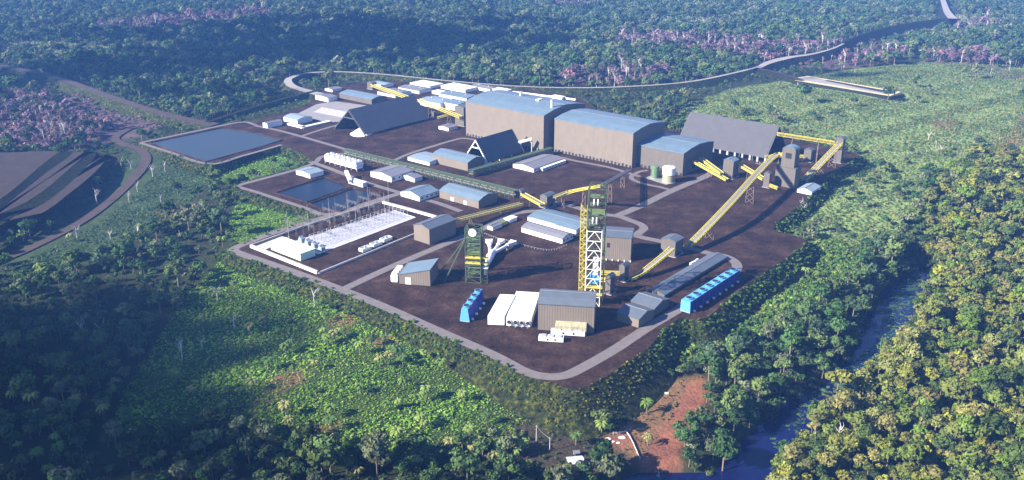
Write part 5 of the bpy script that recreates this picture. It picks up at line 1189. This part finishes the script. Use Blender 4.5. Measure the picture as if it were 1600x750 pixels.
# ------------------------------------------------------------------ small things in the foreground
def shack(label, px, L_, W_, H_, rot, wall, roofm, name='shack'):
    p = G(*px); t = thing(name, label, 'shack', (p.x, p.y, p.z), rot)
    MB().box(0, L_, 0, W_, 0, H_).build('wall', M[wall], t); MB().extrude([(-.5,H_),(W_/2,H_+1.0),(W_+.5,H_),(W_+.5,H_+.15),(W_/2,H_+1.2),(-.5,H_+.15)], -.5, L_+.5, 'x').build('roof', M[roofm], t)
    MB().box(L_*.4, L_*.55, -.06, 0, 0, 2).build('door', M['dark'], t); return t
M['tin'] = noisy('pale_tin_roof', (0.50,0.52,0.56), 0.1, 0.5, 0.5, ribs=.8)
shack('small shack with a pale tin roof in the shaded farmyard', (889,732), 7.5, 5.5, 2.6, .15, 'wood', 'tin')
shack('tiny grey lean-to behind the tin-roofed shack', (897,714), 2.6, 2.2, 2.0, .2, 'wood', 'greyroof', 'outhouse')
def upole(label, px, H_, arm=True):
    p = G(*px); t = thing('utility_pole', label, 'utility pole', (p.x,p.y,p.z)); MB().tube((0,0,0),(0,0,H_),.24,.16,8).build('pole', M['palebark'], t)
    MB().bar((-1,0,H_-.6),(1,0,H_-.6),.18).build('crossarm', M['wood'], t); return p, H_
a1 = upole('taller utility pole left of the farmyard', (838,690), 10); a2 = upole('shorter utility pole beside the farmyard track', (859,704), 8); a3 = upole('thin pole inside the farmyard fence', (945,720), 8)
t = thing('overhead_wire', 'thin sagging wire between the two farmyard poles', 'wire', (a1[0].x,a1[0].y,a1[0].z)); m = MB(); A_ = Vector((0,0,9.4)); B_ = Vector((a2[0].x-a1[0].x, a2[0].y-a1[0].y, a2[0].z-a1[0].z+7.4))
for i in range(8):
    f0, f1 = i/8, (i+1)/8; q = lambda f: A_.lerp(B_, f) - Vector((0,0,math.sin(f*math.pi)*.8)); m.bar(q(f0), q(f1), .08)
m.build('wire', M['galv'], t)
t = thing('yard_fence', 'pale plank fence round two sides of the red yard', 'fence', G(958,679)); m = MB(); rl_ = MB(); pp = None
for x, y in ((958,679),(968,678),(978,676),(984,684),(990,696),(995,708),(1000,718)):
    p = G(x,y)-t.location; m.bar(p, p+Vector((0,0,1.6)), .35)
    if pp is not None: rl_.bar(pp+Vector((0,0,.9)), p+Vector((0,0,.9)), .12, .9)
    pp = p
m.build('post', M['palebark'], t); rl_.build('panel', M['palebark'], t)
for k_, (x, y, s_, lb_) in enumerate(((950,686,1.4,'white sack lying at the left of the red yard'),(944,694,1.0,'small white sack nearest the farmyard pole'),(972,684,1.5,'larger white sack beside the plank fence'),(966,692,.9,'small pale sack in the middle of the red yard'),(958,690,.8,'tiny white sack between the larger ones'))):
    p = G(x,y); mb = MB(); mb.dome((0,0,0), s_, s_*.6, 12, 3); mb.v = [(a*1.4, b*.8+ .1*math.sin(a*3), c) for a,b,c in mb.v]; tag(mb.build('sack', M['white'], None, p), lb_, 'sack')
p = G(1041,622); t = thing('sign_post', 'small white board on a post above the red track', 'sign post', p); MB().bar((0,0,0),(0,0,3),.25).build('post', M['wood'], t); MB().box(-1.1,1.1,-.15,.15,2.6,3.8).build('board', M['white'], t)
# boat drawn up at the landing
p = P(1026,739,RIV_Z); t = thing('boat', 'small white open boat at the red landing', 'boat', p, R(95)); n_ = 9; vs = []
for i in range(n_):
    f = i/(n_-1); x = -3 + 6*f; w_ = 1.0*math.sqrt(max(0, 1-max(0,(f-.45)/.55)**2))*(.8+.2*min(1,f*4)); hgt = .7 + .4*f*f
    vs += [(x, -w_, hgt), (x, -w_*.75, .05-.2), (x, w_*.75, .05-.2), (x, w_, hgt)]
fs = [(i*4+j, i*4+j+1, i*4+j+5, i*4+j+4) for i in range(n_-1) for j in range(3)] + [(0,1,2,3)]
MB().add(vs, fs).build('hull', M['white'], t); MB().add([(.6,-.95,.82),(2.9,-.15,1.05),(2.9,.15,1.05),(.6,.95,.82),(.6,-.95,.7),(2.9,-.15,.9),(2.9,.15,.9),(.6,.95,.7)],[(0,1,2,3),(7,6,5,4),(0,3,7,4)]).build('foredeck', M['white'], t); [MB().box(x, x+.4, -.75, .75, .35, .42).build('bench', M['wood'], t) for x in (-1.6, 0, 1.3)]

# ------------------------------------------------------------------ unseen white lumps, added out of frame to shade land and air
M['sunshade'] = noisy('sunshade_white', (0.85,0.86,0.88), 0.03, 0.01, 1.0)
crng = np.random.default_rng(3)
ico_v = []; ico_f = []
def sunshade(shade_px, rad, n, alt=900, flat=.25, ang=0.0):  # domes set up-sun of the points they are added to darken
    mb = MB()
    for (x, y), (rx, ry), k in zip(shade_px, rad, n):
        g = P(x, y, -5) if y < 2000 else Vector((x, y - 5000, -5))
        for _ in range(k):
            a = crng.uniform(0, 6.28); d = math.sqrt(crng.uniform(0,1)); r_ = crng.uniform(.13,.30)*min(rx, ry)*(1.25-d*.8)
            cx = g.x + math.cos(a)*d*rx; cy = g.y + math.sin(a)*d*ry; h_ = alt + crng.uniform(-20,60); s_ = h_/sun_dir.z
            c = Vector((cx,cy,0)) + sun_dir*s_; mb.dome(c, r_, r_*.7, 10, 3)
    return mb
cl = sunshade([(60,640),(200,720),(400,768),(640,772),(60,520),(130,480),(760,760),(120,900),(60,5240),(-110,5200)], [(105,75),(80,34),(80,22),(70,18),(150,70),(35,45),(60,14),(150,55),(120,75),(120,90)], [110,90,44,40,120,30,26,110,110,110])
o = cl.build('sunshades', M['sunshade'], smooth=True); tag(o, 'unseen white lumps added to shade the lower left and near air', 'sunshades', None, 'stuff')
cl = sunshade([(230,115),(420,95),(500,85),(700,72),(90,120),(330,60),(620,45),(1320,118),(330,150)], [(190,110),(190,90),(300,140),(260,130),(120,90),(300,130),(420,200),(140,50),(120,50)], [80,80,120,90,50,70,70,36,44])  # second unseen group, added to darken the far forest
o = cl.build('sunshades', M['sunshade'], smooth=True); tag(o, 'unseen white lumps added to shade the far forest', 'sunshades', None, 'stuff')

# ------------------------------------------------------------------ air
hz = MB().box(-6000, 6000, -300, 9000, -40, 262).build('haze', bpy.data.materials.new('haze_air')); hm = hz.data.materials[0]; hm.use_nodes = True; hn = hm.node_tree.nodes
for x in list(hn): hn.remove(x)
ho = hn.new('ShaderNodeOutputMaterial'); hv = hn.new('ShaderNodeVolumePrincipled'); hv.inputs['Color'].default_value = (0.15, 0.38, 1.0, 1); hv.inputs['Density'].default_value = 0.000105; hv.inputs['Anisotropy'].default_value = 0.0
hm.node_tree.links.new(hv.outputs[0], ho.inputs['Volume']); tag(hz, 'pale blue haze over the whole valley', 'haze', None, 'stuff')
